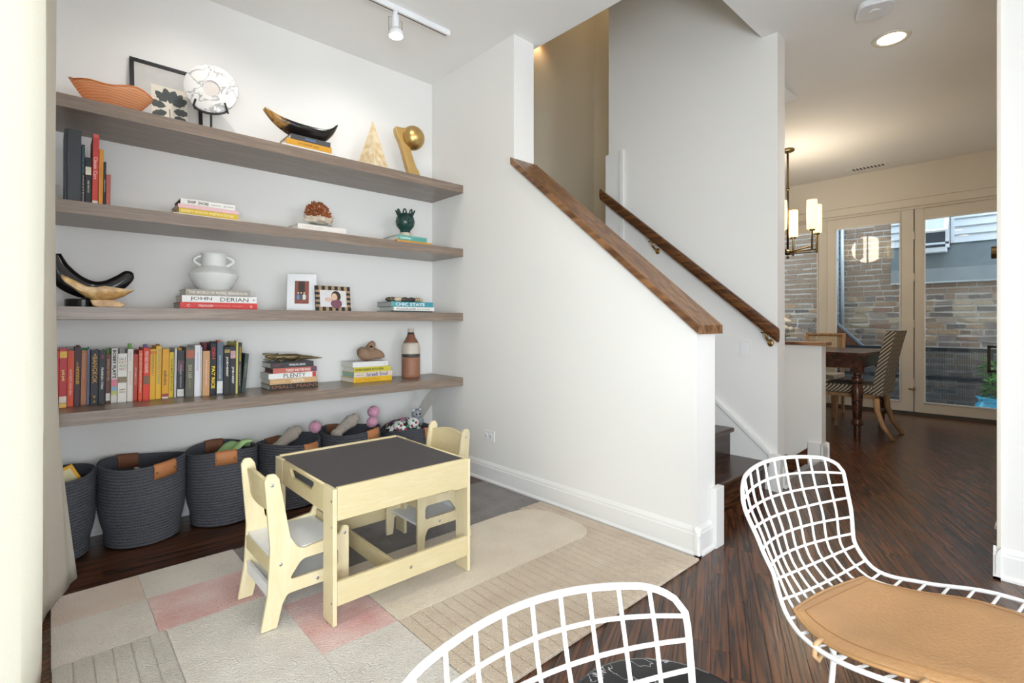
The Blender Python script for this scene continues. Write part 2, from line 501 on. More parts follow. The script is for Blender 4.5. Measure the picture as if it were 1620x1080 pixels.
# wall with the handrail
wallbox('wall_handrail', [(X2a, X2b, Y2, 2.53, 0, H), (X2a, X2b, 1.31, 2.53, H, 5.6)], m_wall, 'white wall carrying the handrail beside the stair')
struct(MB().prism([(1.13, 0), (2.37, 0), (2.37, 2.083), (1.13, 1.04)], 'x', XW0, XW1).build('wall_stair_half', m_wall), 'white half wall with sloping top beside the stair', 'wall')
wallbox('wall_stair_full', (XW0, XW1, 2.37, YB, 0, H), m_wall, 'white full-height wall right of the shelves')
wallbox('wall_stairwell', [(XW1, X3b, YE, YE + .12, -1.6, 5.6), (X3a, X3b, 2.45, YE, -1.6, 5.6), (XW1 - .1, XW1 + .04, 1.2, YE + .12, H + .2, 5.6), (XW1 - .06, XW1, YB, YE, 0, 5.6),
                           (X2b, X3a, 2.45, 2.53, -1.6, H + .2), (X2b, X3b, 2.41, 2.53, H + .2, 5.6), (XW1, X2b, 1.19, 1.31, H + .2, 5.6)], m_warm, 'cream wall at the back of the stairwell')
wallbox('wall_low', (X3a, X3b, Y3, 2.45, -1.6, .895), m_wall, 'white low wall with wooden cap before the dining table')
wallbox('wall_basement', [(X2b - .02, X2b, 1.25, 2.45, -1.6, 0), (X2b, X3a, 1.19, 1.25, -1.6, -.05)], m_wall, 'white wall of the stair going down')
struct(MB().prism([(X2b, H), (4.55, H), (X2b, 2.49)], 'y', 1.46, 2.45).build('ceiling_soffit', m_ceil), 'white wedge soffit under the upper stair', 'soffit')
# right side of hall
wallbox('wall_right', [(2.94, 3.10, -6.0, .165, 0, H), (3.10, 3.62, .02, .06, 0, H), (3.62, 4.7, -.1, .205, 0, H), (4.7, XD + .1, -.2, -.1, 0, H)], m_wall, 'white wall at the right end of the hall')
# door wall
DT = 2.40
wallbox('wall_doors', [(XD, XD + .12, -.2, .20, 0, H), (XD, XD + .12, .20, 3.05, DT + .1, H), (XD, XD + .12, 3.05, 4.6, 0, H)], m_dtrim, 'cream wall above the glass doors')
wallbox('wall_dining_far', (X3b, XD + .1, 4.6, 4.72, 0, H), m_wall, 'white far wall of the dining room')
wallbox('wall_dining_side', (X3a, X3b, YE, 4.6, 0, H), m_wall, 'white wall between stairwell and dining room')

# ---- ceilings
cm = MB()
for q in [(-.95, -.36, -1.1, 1.0), (-.36, XW1 + .045, -6.12, YB + .12), (XW1 + .045, XD + .1, -6.12, 1.31), (X2b, X3b, 1.31, 2.47), (X3b, XD + .1, 1.31, 4.72)]:
    cm.box(q[0], q[1], q[2], q[3], H, H + .2)
struct(cm.build('ceiling', m_ceil), 'flat white ceiling', 'ceiling')
struct(MB().box(2.2, X3b, 1.1, YE + .1, 5.6, 5.7).build('ceiling_stairwell', m_warm), 'ceiling high above the stair', 'ceiling')

# ---- baseboards
BP = [(0, 0), (.024, 0), (.024, .010), (.015, .022), (.015, .098), (.011, .103), (.011, .113), (.005, .124), (0, .132)]
def baseboard(name, p0, p1, nrm, label, z=0.0):
    # extrude the moulding profile from p0 to p1, standing out along nrm; lengthened by its own depth for the corners
    d = Vector((p1[0] - p0[0], p1[1] - p0[1])); L = d.length; d.normalize()
    vs = []
    for p in (p0, p1):
        for (o_, h) in BP: vs.append((p[0] + nrm[0] * o_, p[1] + nrm[1] * o_, z + h))
    n = len(BP)
    fs = [tuple(range(n)), tuple(range(2 * n - 1, n - 1, -1))] + [(i, (i + 1) % n, n + (i + 1) % n, n + i) for i in range(n)]
    return struct(MB().add(vs, fs).build(name, m_trim), label, 'baseboard')
baseboard('baseboard_stair', (XW0, 1.106), (XW0, YB), (-1, 0), 'white baseboard along the half wall')
baseboard('baseboard_half_end', (XW0 - .024, 1.13), (2.325, 1.13), (0, -1), 'white baseboard on the half wall end')
baseboard('baseboard_back', (-.24, YB), (XW0 - .024, YB), (0, -1), 'white baseboard behind the baskets')
baseboard('baseboard_low', (X3a - .02, Y3), (X3b + .024, Y3), (0, -1), 'white baseboard on the low wall end')
baseboard('baseboard_low_dining', (X3b, Y3 - .024), (X3b, 2.45), (1, 0), 'white baseboard on the dining side of the low wall')
baseboard('baseboard_right', (2.94, -6.0), (2.94, .189), (-1, 0), 'white baseboard on the wall behind the wire chair')
baseboard('baseboard_hall', (2.916, .165), (3.10, .165), (0, 1), 'white baseboard round the hall corner')
baseboard('baseboard_hall_far', (3.62, .205), (4.7, .205), (0, 1), 'white baseboard along the hall')
baseboard('baseboard_handrail_end', (X2b - .04, Y2), (X2b + .024, Y2), (0, -1), 'white baseboard on the handrail wall end')
# trim
t = MB().box(2.325, 2.405, 1.098, 1.13, 0, .285).build('trim_1', m_trim, bevel=.003); struct(t, 'white upright trim block at the half wall end', 'trim')
t = MB().box(X2a - .03, X2a + .02, 1.19, 1.262, 0, .235).build('trim_2', m_trim, bevel=.003); struct(t, 'white trim block at the foot of the handrail wall', 'trim')
t = MB().box(X3a - .018, X3a, 1.255, 1.345, -.05, .135).build('trim_3', m_trim, bevel=.003); struct(t, 'white trim block on the low wall', 'trim')
sl = .84
sk = sroot('trim_4', 'white stair skirting board with moulding on the handrail wall', 'trim')
MB().prism([(1.262, 0), (2.53, 0), (2.53, .215 + sl * 1.268), (1.262, .215)], 'x', X2a - .014, X2a - .001).build('skirting_board', m_trim, sk)
MB().prism([(1.25, .212), (2.53, .212 + sl * 1.28), (2.53, .245 + sl * 1.28), (1.25, .245)], 'x', X2a - .026, X2a - .001).build('moulding', m_trim, sk, bevel=.004)
pn = sroot('trim_5', 'white flat panel with edge moulding at the top of the stair', 'trim')
MB().box(X2a - .012, X2a - .001, 2.41, 2.552, 1.2, 2.46).build('panel', m_trim, pn)
MB().box(X2a - .024, X2a - .001, 2.371, 2.41, 1.2, 2.47).build('moulding', m_trim, pn, bevel=.005)
t = MB().prism([(1.345, .085), (1.345, -.03), (2.0, -.63), (2.0, -.45)], 'x', X3a - .015, X3a).build('trim_6', m_rail); struct(t, 'dark wood skirting of the stair going down', 'trim')
# sloped cap of half wall
e0, e1 = (1.105, 1.04 + (1.105 - 1.13) * .841), (2.372, 2.083)
cp_ = MB().prism([(e0[0], e0[1]), (e1[0], e1[1] + .003), (e1[0], e1[1] + .047), (e0[0], e0[1] + .042)], 'x', 2.163, 2.405).build('trim_7', m_cap, bevel=.003)
struct(cp_, 'sloping oak cap on the half wall', 'trim')
t = MB().box(X3a - .03, X3b + .03, Y3 - .035, 2.45, .895, .922).build('trim_8', m_cap, bevel=.003); struct(t, 'flat oak cap on the low wall', 'trim')
# door casing over the glass doors
cs = MB()
cs.box(XD - .02, XD, .08, 3.1, DT + .03, DT + .12).box(XD - .035, XD, .08, 3.1, DT + .12, DT + .15)
struct(cs.build('trim_9', m_dtrim, bevel=.003), 'cream head casing above the glass doors', 'trim')
cs = MB().box(2.93, 3.11, .165, .178, 0, 2.5).build('trim_10', m_dtrim, bevel=.002); struct(cs, 'narrow casing on the hall corner', 'trim')

# ---- staircase
st = thing('staircase', 'dark stained oak stair rising behind the half wall', 'stairs', (0, 0, 0))
rise, run = .184, .226
for k in range(6):
    yr = 1.285 + run * k
    MB().box(XW1 + .002, X2a - .016, yr, yr + .018, rise * k + (0.001 if k == 0 else 0), rise * (k + 1) - .03).build('riser', m_stair, st)
    MB().box(XW1 + .002, X2a - .016, yr - .032, yr + run + (.02 if k < 5 else .75), rise * (k + 1) - .03, rise * (k + 1)).build('tread', m_stair, st, bevel=.012)
for k in range(3):
    x0 = X2b + .02 + k * .24
    MB().box(x0, X3a, 2.54, YE, 1.104 + k * .25, 1.104 + (k + 1) * .25).build('tread', m_stair, st, bevel=.01)
dn = thing('basement_stair', 'dark oak stair going down beside the low wall', 'stairs', (0, 0, 0))
for k in range(5):
    MB().box(X2b, X3a - .02, 1.255 + run * k, 1.255 + run * (k + 1) + .02, -.19 * (k + 1) - .03, -.19 * (k + 1)).build('tread', m_stair, dn)
    MB().box(X2b, X3a - .02, 1.25 + run * k, 1.265 + run * k, -.19 * (k + 1), -.19 * k - .052).build('riser', m_trim, dn)

# ---- handrail
hr = thing('handrail', 'dark walnut handrail on brass brackets along the stair wall', 'handrail', (0, 0, 0))
xr = X2a - .075
prof = round_poly([(-.026, -.012), (-.018, -.034), (.018, -.034), (.026, -.012), (.026, .02), (.014, .034), (-.014, .034), (-.026, .02)], .008, 2)
pA, pB = Vector((xr, 1.185, .995)), Vector((xr, 2.55, .995 + 1.365 * .828))
vs = []
for p in (pA, pB):
    for (a, b) in prof: vs.append((p.x + a, p.y, p.z + b * 1.3))
n = len(prof)
MB().add(vs, [tuple(range(n)), tuple(range(2 * n - 1, n - 1, -1))] + [(i, (i + 1) % n, n + (i + 1) % n, n + i) for i in range(n)]).build('rail', m_rail, hr, smooth=False)
for (yb, ) in ((1.255,), (2.07,)):
    zb = .995 + (yb - 1.185) * .828
    br = MB().tube([(X2a - .002, yb, zb - .11), (X2a - .03, yb, zb - .105), (xr, yb, zb - .075), (xr, yb, zb - .042)], .009, 8)
    br.lathe([(0, 0), (.025, 0), (.022, .008), (0, .01)], (0, 0, 0), 14)
    o = MB().tube([(X2a - .002, yb, zb - .11), (X2a - .03, yb, zb - .105), (xr, yb, zb - .075), (xr, yb, zb - .042)], .008, 8)
    o.ball((X2a - .006, yb, zb - .11), .02, 10, 6, (.35, 1, 1.2))
    o.box(xr - .012, xr + .012, yb - .03, yb + .03, zb - .046, zb - .038)
    o.build('bracket', m_brass, hr, smooth=True)

# ---- switch, outlet, vent, detector, ceiling lamps
sw = thing('light_switch', 'white rocker light switch on the stair wall', 'switch', (X2a, 1.415, .904))
MB().box(-.006, -.0005, -.036, .036, -.058, .058).build('plate', m_trim, sw, bevel=.002)
MB().box(-.009, -.006, -.017, .017, -.033, .033).build('rocker', m_white, sw, bevel=.001)
ou = thing('power_outlet', 'white duplex power outlet low on the half wall', 'outlet', (XW0, 2.617, .308))
MB().box(-.006, -.0005, -.058, .058, -.036, .036).build('plate', m_trim, ou, bevel=.002)
for s in (-1, 1):
    fc = MB().lathe([(0, 0), (.018, 0), (.017, .003), (0, .003)], (0, 0, 0), 18).xf(Matrix.Translation((-.006, s * .024, 0)) @ Matrix.Rotation(-PI / 2, 4, 'Y')).build('receptacle', m_white, ou)
    MB().box(-.0098, -.0088, s * .024 - .007, s * .024 - .005, -.005, .006).box(-.0098, -.0088, s * .024 + .005, s * .024 + .007, -.005, .006).box(-.0098, -.0088, s * .024 - .003, s * .024 + .003, -.013, -.009).build('slots', m_black, fc)
sd = thing('smoke_detector', 'white rounded square smoke detector on the ceiling', 'smoke detector', (3.55, .73, H), .35)
MB().prism(round_poly([(-.088, -.088), (.088, -.088), (.088, .088), (-.088, .088)], .06, 6), 'z', -.036, -.001).build('housing', m_white, sd, bevel=.007)
MB().lathe([(0, -.041), (.028, -.041), (.03, -.037), (.03, -.035)], (0, 0, 0), 24).build('button', m_trim, sd)
m_lens = emis('recessed_lens', '#fff6e6', 9)
def downlight(x, y, lab, power, ang):
    cl = thing('recessed_light', lab, 'ceiling light', (x, y, H), 0, 'recessed ceiling lights')
    MB().lathe([(.075, -.002), (.075, -.008), (.100, -.010), (.106, -.001)], (0, 0, 0), 36).build('trim_ring', m_dtrim, cl, smooth=True)
    MB().lathe([(0, -.003), (.075, -.003)], (0, 0, 0), 36).build('lens', m_lens, cl)
    spot_light('recessed_lamp', (x, y, H - .02), (x, y, 0), power, (1, .95, .88), ang, .8, .06)
downlight(4.03, .74, 'round recessed ceiling light over the hall', 56, 120)
downlight(.75, 1.35, 'added round fill downlight over the rug, nearer the curtain', 28, 140)  # this and the next two are unseen lamps added as fill
downlight(1.65, 1.35, 'added round fill downlight over the rug, nearer the half wall', 6, 140)
downlight(1.2, -1.2, 'added round fill downlight behind the wire chairs', 25, 140)
vn = thing('ceiling_vent', 'small white slotted air vent in the dining ceiling', 'vent', (7.16, 1.55, H))
MB().box(-.07, .07, -.2, .2, -.006, -.001).build('frame', m_ceil, vn, bevel=.002)
for k in range(9):
    MB().box(-.045, .045, -.165 + k * .036, -.147 + k * .036, -.008, -.0055).build('slot', M('#5d5a55', .8), vn)
# ---- track light
tr = thing('track_light', 'white ceiling track with one spotlight over the shelves', 'track light', (0, 2.63, H))
MB().box(-.15, 1.87, -.018, .018, -.034, -.001).build('track', m_white, tr, bevel=.002)
MB().box(-.13, 1.85, -.004, .004, -.0355, -.0335).build('channel', M('#6b5230', .6), tr)
def head(x, aim):
    h = MB().tube([(x, 0, -.034), (x, 0, -.06)], .014, 12).tube([(x, -.02, -.06), (x + .02, 0, -.07), (x, .02, -.085)], .005, 8)
    h.tube([(x, 0, -.06), (x, -.003, -.13)], .022, 16).tube([(x, -.003, -.13), (x, -.005, -.15), (x, -.006, -.158)], [.022, .036, .041], 18).tube([(x, -.006, -.158), (x, -.0075, -.180)], .043, 20)
    o = h.build('spot_head', m_white, tr, smooth=False); autosmooth(o)
    MB().tube([(x, -.0076, -.1801), (x, -.0078, -.186)], [.040, .030], 20).build('lamp_lens', emis('spot_lens', '#fff3dc', 8), o)
    cg = MB()
    for s in (-1, 1): cg.tube([(x + s * .03, 0, -.075), (x + s * .044, 0, -.078), (x + s * .044, -.004, -.165)], .0014, 6)
    cg.build('wire_guard', m_bronze, o)
    spot_light('track_spot_lamp', (x, 2.63 - .008, H - .19), aim, 22, (1, .97, .92), 120, .9, .035)
head(1.49, (1.45, YB, 1.75))
head(.62, (.62, YB, 1.75))
# stair lamp: small recessed warm spot in the upper ceiling edge
sl_ = thing('stair_downlight', 'small warm lamp glowing on the stairwell wall', 'wall lamp', (3.49, YE, 3.92))
MB().lathe([(0, -.04), (.035, -.04), (.045, .05), (0, .06)], (0, -.05, 0), 18).build('shade', m_trim, sl_, smooth=True)
MB().box(-.03, .03, -.02, -.0005, -.04, .06).build('mount', m_trim, sl_)
MB().lathe([(0, -.041), (.033, -.041)], (0, -.05, 0), 18).build('lens', emis('warm_lens', '#ffd98a', 12), sl_)
spot_light('stair_lamp', (3.49, YE - .05, 3.87), (3.49, YE - .04, 1.0), 5, (1, .84, .52), 130, .8, .03)
point_light('stair_landing_lamp', (3.9, 2.95, 4.7), 5, (1, .82, .56), .12)
# ================================================================== FURNITURE
# ---- floating shelves
SZ = [2.062, 1.605, 1.143, .679]; SYF = 2.907
names = ['topmost of the four taupe oak floating shelves', 'second taupe floating shelf from the top, holding the crystal geode', 'third taupe floating shelf, carrying the white two-handled vase', 'lowest taupe floating shelf with the long row of cookbooks']
for z, lb in zip(SZ, names):
    o = MB().box(-.24, XW0 - .001, SYF, YB - .001, z - .057, z).build('floating_shelf', m_shelf, bevel=.0012)
    tag(o, lb, 'shelf', 'floating shelves')

# ---- curtain
m_linen = clothmat('cream_linen', '#f7f2e8', .42)
cu = thing('curtain', 'floor-length cream linen curtain at the left edge', 'curtain', (0, 0, 0))
# plan of the folds: pixel column and distance along the wall for the mid-height section
fold = [(-150, .78), (-70, 1.02), (-8, 1.22), (20, 1.34), (37, 1.46), (31, 1.62), (42, 1.78), (58, 1.92), (70, 2.04), (69, 2.16), (62, 2.30), (72, 2.42), (82, 2.53), (88, 2.64), (86, 2.72), (74, 2.76)]
plan = [(wx(u, Y), Y) for u, Y in fold]
def cr(P, t):
    n = len(P) - 1; x = min(max(t, 0), .99999) * n; i = int(x); f = x - i
    p = [P[max(0, min(n, i + k))] for k in (-1, 0, 1, 2)]
    return tuple(.5 * (2 * p[1][c] + (p[2][c] - p[0][c]) * f + (2 * p[0][c] - 5 * p[1][c] + 4 * p[2][c] - p[3][c]) * f * f + (3 * p[1][c] - p[0][c] - 3 * p[2][c] + p[3][c]) * f ** 3) for c in range(len(P[0])))
def cfn(a, b):
    x, y = cr(plan, a)
    z = .017 + b * 2.82
    low = max(0, 1 - b / .30)
    endw = max(0, (a - .78) / .22)
    x += low ** 1.5 * endw * .085 + .006 * math.sin(b * 9 + a * 14) * (1 - b)
    x += .007 * endw * math.sin(a * 75) * (.3 + .7 * low) * (1 if b < .97 else .5)
    y += low ** 1.5 * endw * .03
    x += -.015 * low * max(0, 1 - abs(a - .55) / .25)
    return (x, y, z)
o = MB().grid(220, 40, cfn).build('drape', m_linen, cu, smooth=True, solid=.0025)
MB().tube([(-.07, .3, 2.86), (-.07, 2.85, 2.86)], .014, 10).build('curtain_rod', m_black, cu)
for y in (.9, 1.3, 1.7, 2.1, 2.5): MB().tube([(-.07 + .022 * math.cos(t * PI / 8), y, 2.86 + .022 * math.sin(t * PI / 8)) for t in range(16)], .003, 6, closed=True).build('ring', m_black, cu)
for y in (.4, 2.8): MB().tube([(-.24, y, 2.86), (-.07, y, 2.86)], .008, 8).build('rod_bracket', m_black, cu)

# ---- rug
rug = thing('area_rug', 'patchwork wool rug in beige, pink and grey under the kids table', 'rug', (0, 0, 0))
def rugmat(name, col, col2, s1=6, bump=.5):
    m, nt, b = nmat(name)
    tc = node(nt, 'ShaderNodeTexCoord')
    n1 = node(nt, 'ShaderNodeTexNoise'); n1.inputs['Scale'].default_value = s1; n1.inputs['Detail'].default_value = 5; nt.links.new(tc.outputs['Object'], n1.inputs['Vector'])
    n2 = node(nt, 'ShaderNodeTexNoise'); n2.inputs['Scale'].default_value = 150; n2.inputs['Detail'].default_value = 2; nt.links.new(tc.outputs['Object'], n2.inputs['Vector'])
    ad = node(nt, 'ShaderNodeMath', operation='MULTIPLY_ADD'); ad.inputs[1].default_value = .35
    nt.links.new(n2.outputs['Fac'], ad.inputs[0]); nt.links.new(n1.outputs['Fac'], ad.inputs[2])
    rp = node(nt, 'ShaderNodeValToRGB'); rp.color_ramp.elements[0].position = .45; rp.color_ramp.elements[1].position = .85
    rp.color_ramp.elements[0].color = hexc(col); rp.color_ramp.elements[1].color = hexc(col2)
    nt.links.new(ad.outputs[0], rp.inputs[0]); nt.links.new(rp.outputs[0], b.inputs['Base Color'])
    b.inputs['Roughness'].default_value = .95; b.inputs['Specular IOR Level'].default_value = .1; b.inputs['Sheen Weight'].default_value = .2
    bp = node(nt, 'ShaderNodeBump'); bp.inputs['Strength'].default_value = min(1, bump * 2); bp.inputs['Distance'].default_value = .008
    nt.links.new(n2.outputs['Fac'], bp.inputs['Height']); nt.links.new(bp.outputs['Normal'], b.inputs['Normal'])
    return m
r_tan = rugmat('rug_tan', '#cdbcae', '#dccdc2'); r_off = rugmat('rug_off_white', '#cfc7be', '#ddd6ce'); r_cream = rugmat('rug_cream', '#dacbb6', '#e3d6c3')
r_pink = rugmat('rug_pink', '#d29c96', '#e3cac5', 5); r_grey = rugmat('rug_grey', '#77706f', '#8d8784', 7); r_sgrey = rugmat('rug_stripe_grey', '#bdb6ae', '#cdc7bf'); r_str = rugmat('rug_stripe_beige', '#c6b29d', '#d6c5b1')
RZ0, RZ1 = .001, .014
def patch(x0, x1, y0, y1, mt, h=RZ1):
    MB().box(x0 - .0006, x1 + .0006, y0 - .0006, y1 + .0006, RZ0, h).build('patch', mt, rug, bevel=.0015)
def striped(poly_fn, xs, mt):
    for a, b in zip(xs, xs[1:]):
        for (y0, y1) in poly_fn((a + b) / 2):
            MB().box(a + .0008, b - .0008, y0 - .0005, y1 + .0005, RZ0, RZ1 + .0005).build('rib', mt, rug, bevel=.0045)
RY0, RY1 = 1.095, 2.615
patch(.004, .272, 2.368, RY1, r_tan); patch(.004, .275, 2.085, 2.366, r_off)
patch(.274, .63, 2.368, RY1, r_off); patch(.277, .63, 2.085, 2.366, r_pink)
striped(lambda x: [(RY0, 2.083)], [.004 + .0485 * i for i in range(7)], r_sgrey)
patch(.297, .64, RY0, 2.083, r_off)
patch(.642, .91, 1.592, 1.965, r_pink); patch(.642, .91, RY0, 1.59, r_off)
patch(.632, 2.15, 2.085, RY1, r_grey, RZ1 - .003)
patch(.642, .91, 1.967, 2.083, r_off)
MB().box(.005, .296, RY0 + .002, 2.08, RZ0, RZ1 - .0035).build('stripe_base', r_sgrey, rug)
MB().box(.915, 2.148, RY0 + .002, 2.08, RZ0, RZ1 - .0035).build('stripe_base', r_str, rug)
# cream pill with a rounded right end
pill = round_poly([(.913, 1.592, 0), (2.055, 1.592, .16), (2.085, 2.083, .28), (.913, 2.083, 0)], .1, 8)
MB().prism(pill, 'z', RZ0, RZ1 + .001).build('patch', r_cream, rug, bevel=.003)
def under_pill(x):
    ys = []
    if x < 1.93: return [(RY0, 1.59)]
    top = None
    for i in range(len(pill)):
        a, b = pill[i - 1], pill[i]
        if (a[0] - x) * (b[0] - x) < 0:
            ys.append(a[1] + (b[1] - a[1]) * (x - a[0]) / (b[0] - a[0]))
    ys.sort()
    if not ys: return [(RY0, 2.083)]
    out = [(RY0, max(ys[0] - .012, RY0 + .02))]
    if 2.083 - ys[-1] > .03: out.append((ys[-1] + .012, 2.083))
    return out
N_ = 27
striped(under_pill, [.913 + (2.15 - .913) * i / N_ for i in range(N_ + 1)], r_str)

# ---- rope baskets
m_rope = M('#606168', .9, 0, .35, 120, .9, 200, .15, name='grey_rope')
m_leather = M('#b97a4e', .55, 0, .12, 20, .15, 180, .4, name='tan_leather')
m_leatherd = M('#8a5a40', .6, 0, .12, 20, .15, 180, .4, name='brown_leather')
def basket(x, y, r, h, lab, rz, ho=.42, hb=.30, sq=(1, 1)):
    t = thing('rope_basket', lab, 'basket', (x, y, .0), rz, 'rope baskets under the shelves')
    nco = 26; prof = [(0, .004), (r * .8, .004)]
    for i in range(nco):
        zc = .012 + (h - .012) * i / (nco - 1)
        f = i / (nco - 1)
        rr = r * (.86 + .14 * min(1, f * 2.2) - .03 * math.exp(-((f - .16) / .09) ** 2))
        prof += [(rr - .0045, zc - .0070), (rr + .0012, zc - .0035), (rr + .0028, zc), (rr + .0012, zc + .0035)]
    prof += [(r - .008, h + .006), (r - .014, h)]
    for i in range(20):
        zc = h - (h - .02) * (i + .5) / 20
        f = zc / h; rr = r * (.86 + .14 * min(1, f * 2.2)) - .014
        prof += [(rr, zc + .004), (rr - .003, zc)]
    prof += [(r * .78, .014), (0, .014)]
    ph = rz * 3 + x * 5
    def wob(a, z):
        f = max(0, min(1, z / h))
        return (1 + .012 * math.sin(2 * a + ph) + .010 * math.sin(3 * a + 5 * f + ph) * (1 - f), .010 * f * math.sin(2 * a + ph * 1.3))
    MB().lathe(prof, (0, 0, 0), 44, sq[0], sq[1], wob).build('body', m_rope, t, smooth=True)
    for s in (-1, 1):
        def hf(a, b, s=s):
            an = (-PI / 2 if s < 0 else PI / 2) + (a - .5) * .58 - rz + (ho if s < 0 else hb)
            rr = r * (1 + .012 * math.sin(2 * an + ph))
            dd = [.0055, .0065, .006, -.004, -.017, -.0185, -.0175][int(round(b * 6))]
            zz = [h - .062, h - .03, h - .004, h + .0085, h - .002, h - .03, h - .062][int(round(b * 6))] + .010 * math.sin(2 * an + ph * 1.3)
            return ((rr + dd) * math.cos(an) * sq[0], (rr + dd) * math.sin(an) * sq[1], zz)
        hd = MB().grid(12, 7, hf).build('handle', m_leather if s < 0 else m_leatherd, t, smooth=True, solid=.003)
        for a in (.12, .88):
            p = Vector(hf(a, 1 / 6)); q = Vector((p.x, p.y, 0)).normalized()
            MB().ball(p + q * .003, .006, 8, 5).build('rivet', m_brass, hd)
    return t
basket(-.015, 3.105, .175, .375, 'grey rope basket half hidden by the curtain, holding a yellow book', .3, -.75, .9)
basket(.345, 3.105, .176, .385, 'large grey rope basket holding a few sticks, right of the curtain', .15)
basket(.70, 3.115, .172, .385, 'grey rope basket with a green cloth inside', .1, -.12, .05)
basket(1.055, 3.115, .176, .37, 'grey rope basket behind the kids table with a plush ear and one pink pompom', .0)
basket(1.435, 3.11, .19, .385, 'grey rope basket behind the black tabletop with a plush ear and two pink pompoms', -.05)
basket(1.845, 3.085, .178, .345, 'grey rope basket in the corner filled with patterned toys', -.25)

# contents of baskets
bk = thing('picture_book', 'yellow framed picture book sticking out of the basket by the curtain', 'book', (.048, 3.055, .285), 0)
bk.rotation_euler = (math.radians(4), math.radians(-25), 0)
MB().box(-.085, .085, -.006, .006, -.05, .12).build('cover', M('#e2a92a', .5), bk, bevel=.001)
MB().box(-.072, .072, -.0075, -.0055, -.04, .107).build('cover_picture', M('#d9cfa6', .6, 0, .3, 25), bk)
MB().box(-.083, .083, .006, .009, -.048, .118).build('back_board', M('#1e2d52', .5), bk)
for i, (dx, dy, an, c, lb) in enumerate([(-.03, -.03, 55, '#7a5a46', 'thin brown stick lying in the large open basket'), (.0, .0, 48, '#a89c8c', 'pale grey stick lying in the large open basket'), (.05, -.01, 62, '#c3b9a6', 'cream paddle lying in the large open basket')]):
    a = math.radians(an)
    o = MB().box(-.085, .085, -.012, .012, -.003, .003).xf(Matrix.Translation((.315 + dx * 1.3, 3.10 + dy, .285 + .012 * i)) @ Matrix.Rotation(-.5, 4, 'Z') @ Matrix.Rotation(math.radians(28), 4, 'Y')).build('stick', M(c, .6, 0, .2, 40), bevel=.002)
    tag(o, lb, 'stick')
def clothf(a, b):
    x = .61 + a * .22; y = 3.03 + b * .14
    return (x, y, .335 + .075 * a + .02 * math.sin(a * 9 + b * 4) + .015 * math.sin(b * 11) - .03 * (b - .5) ** 2)
o = MB().grid(22, 14, clothf).build('green_cloth', M('#a9c98a', .8, 0, .12, 14, .3, 60), smooth=True, solid=.004)
tag(o, 'pale green crumpled cloth in the third basket', 'cloth')
def fuzz(sc, am):
    return lambda p: am * (math.sin(p.x * sc + 1) * math.sin(p.y * sc * 1.1 + 2) + .6 * math.sin(p.z * sc * 1.4 + p.x * 5) + .5 * math.sin(p.y * sc * 2.1 + p.z * 9))
m_plush = M('#b3a79c', .95, 0, .12, 60, .8, 130, .1, .4, name='beige_plush')
m_pink = M('#e3a3bd', .95, 0, .12, 60, .8, 110, .1, .4, name='pink_plush')
def plush(x0, x1, y, z0, z1, lab, r=.036):
    pts = [(x0 + (x1 - x0) * t, y, z0 + (z1 - z0) * (t ** .8)) for t in [i / 7 for i in range(8)]]
    o = MB().tube(pts, [r * k for k in (.75, .8, .85, .9, 1.0, 1.12, 1.15, .8)], 14).ball(pts[-1], r * .9, 12, 8).ball(pts[0], r * 1.0, 12, 8)
    o = o.build('plush_toy', m_plush, smooth=True); return tag(o, lab, 'plush toy', 'plush toys in baskets')
plush(.985, 1.09, 3.10, .34, .425, 'beige plush ear in the basket left of the black tabletop')
plush(1.33, 1.45, 3.08, .37, .455, 'beige plush ear in the basket behind the black tabletop')
def pom(x, y, z, r, lab):
    rp_ = random.Random(int(x * 1000)); o = MB().ball((x, y, z), r, 34, 22, (1, 1, 1), lambda p: rp_.uniform(-.10, .10)).build('pompom', m_pink, smooth=True); tag(o, lab, 'pompom', 'pink pompoms')
pom(1.215, 3.13, .425, .036, 'fluffy pink pompom in the basket with one pompom')
pom(1.603, 3.12, .475, .038, 'upper of the two pink pompoms')
pom(1.578, 3.09, .412, .036, 'lower of the two pink pompoms')
def patt(name):
    m, nt, b = nmat(name)
    tc = node(nt, 'ShaderNodeTexCoord'); vo = node(nt, 'ShaderNodeTexVoronoi'); vo.inputs['Scale'].default_value = 42
    nt.links.new(tc.outputs['Object'], vo.inputs['Vector'])
    sp = node(nt, 'ShaderNodeSeparateColor'); nt.links.new(vo.outputs['Color'], sp.inputs[0])
    rp = node(nt, 'ShaderNodeValToRGB'); rp.color_ramp.interpolation = 'CONSTANT'
    cols = ['#20232c', '#e6e3de', '#2a2c35', '#3f8a5a', '#c03a4a', '#2b3550', '#e6e3de', '#c77fa4']
    el = rp.color_ramp.elements
    el[0].color = hexc(cols[0]); el[0].position = 0; el[1].color = hexc(cols[1]); el[1].position = .3
    for i, c in enumerate(cols[2:]):
        e = el.new(.42 + i * .095); e.color = hexc(c)
    nt.links.new(sp.outputs[0], rp.inputs[0]); nt.links.new(rp.outputs[0], b.inputs['Base Color']); b.inputs['Roughness'].default_value = .8
    return m
o = MB().ball((1.80, 3.07, .34), .1, 22, 14, (1.25, 1.05, .72), fuzz(5, .05)).build('patterned_pouch', patt('patterned_cloth'), smooth=True); tag(o, 'dark patterned cloth pouch in the corner basket', 'pouch')
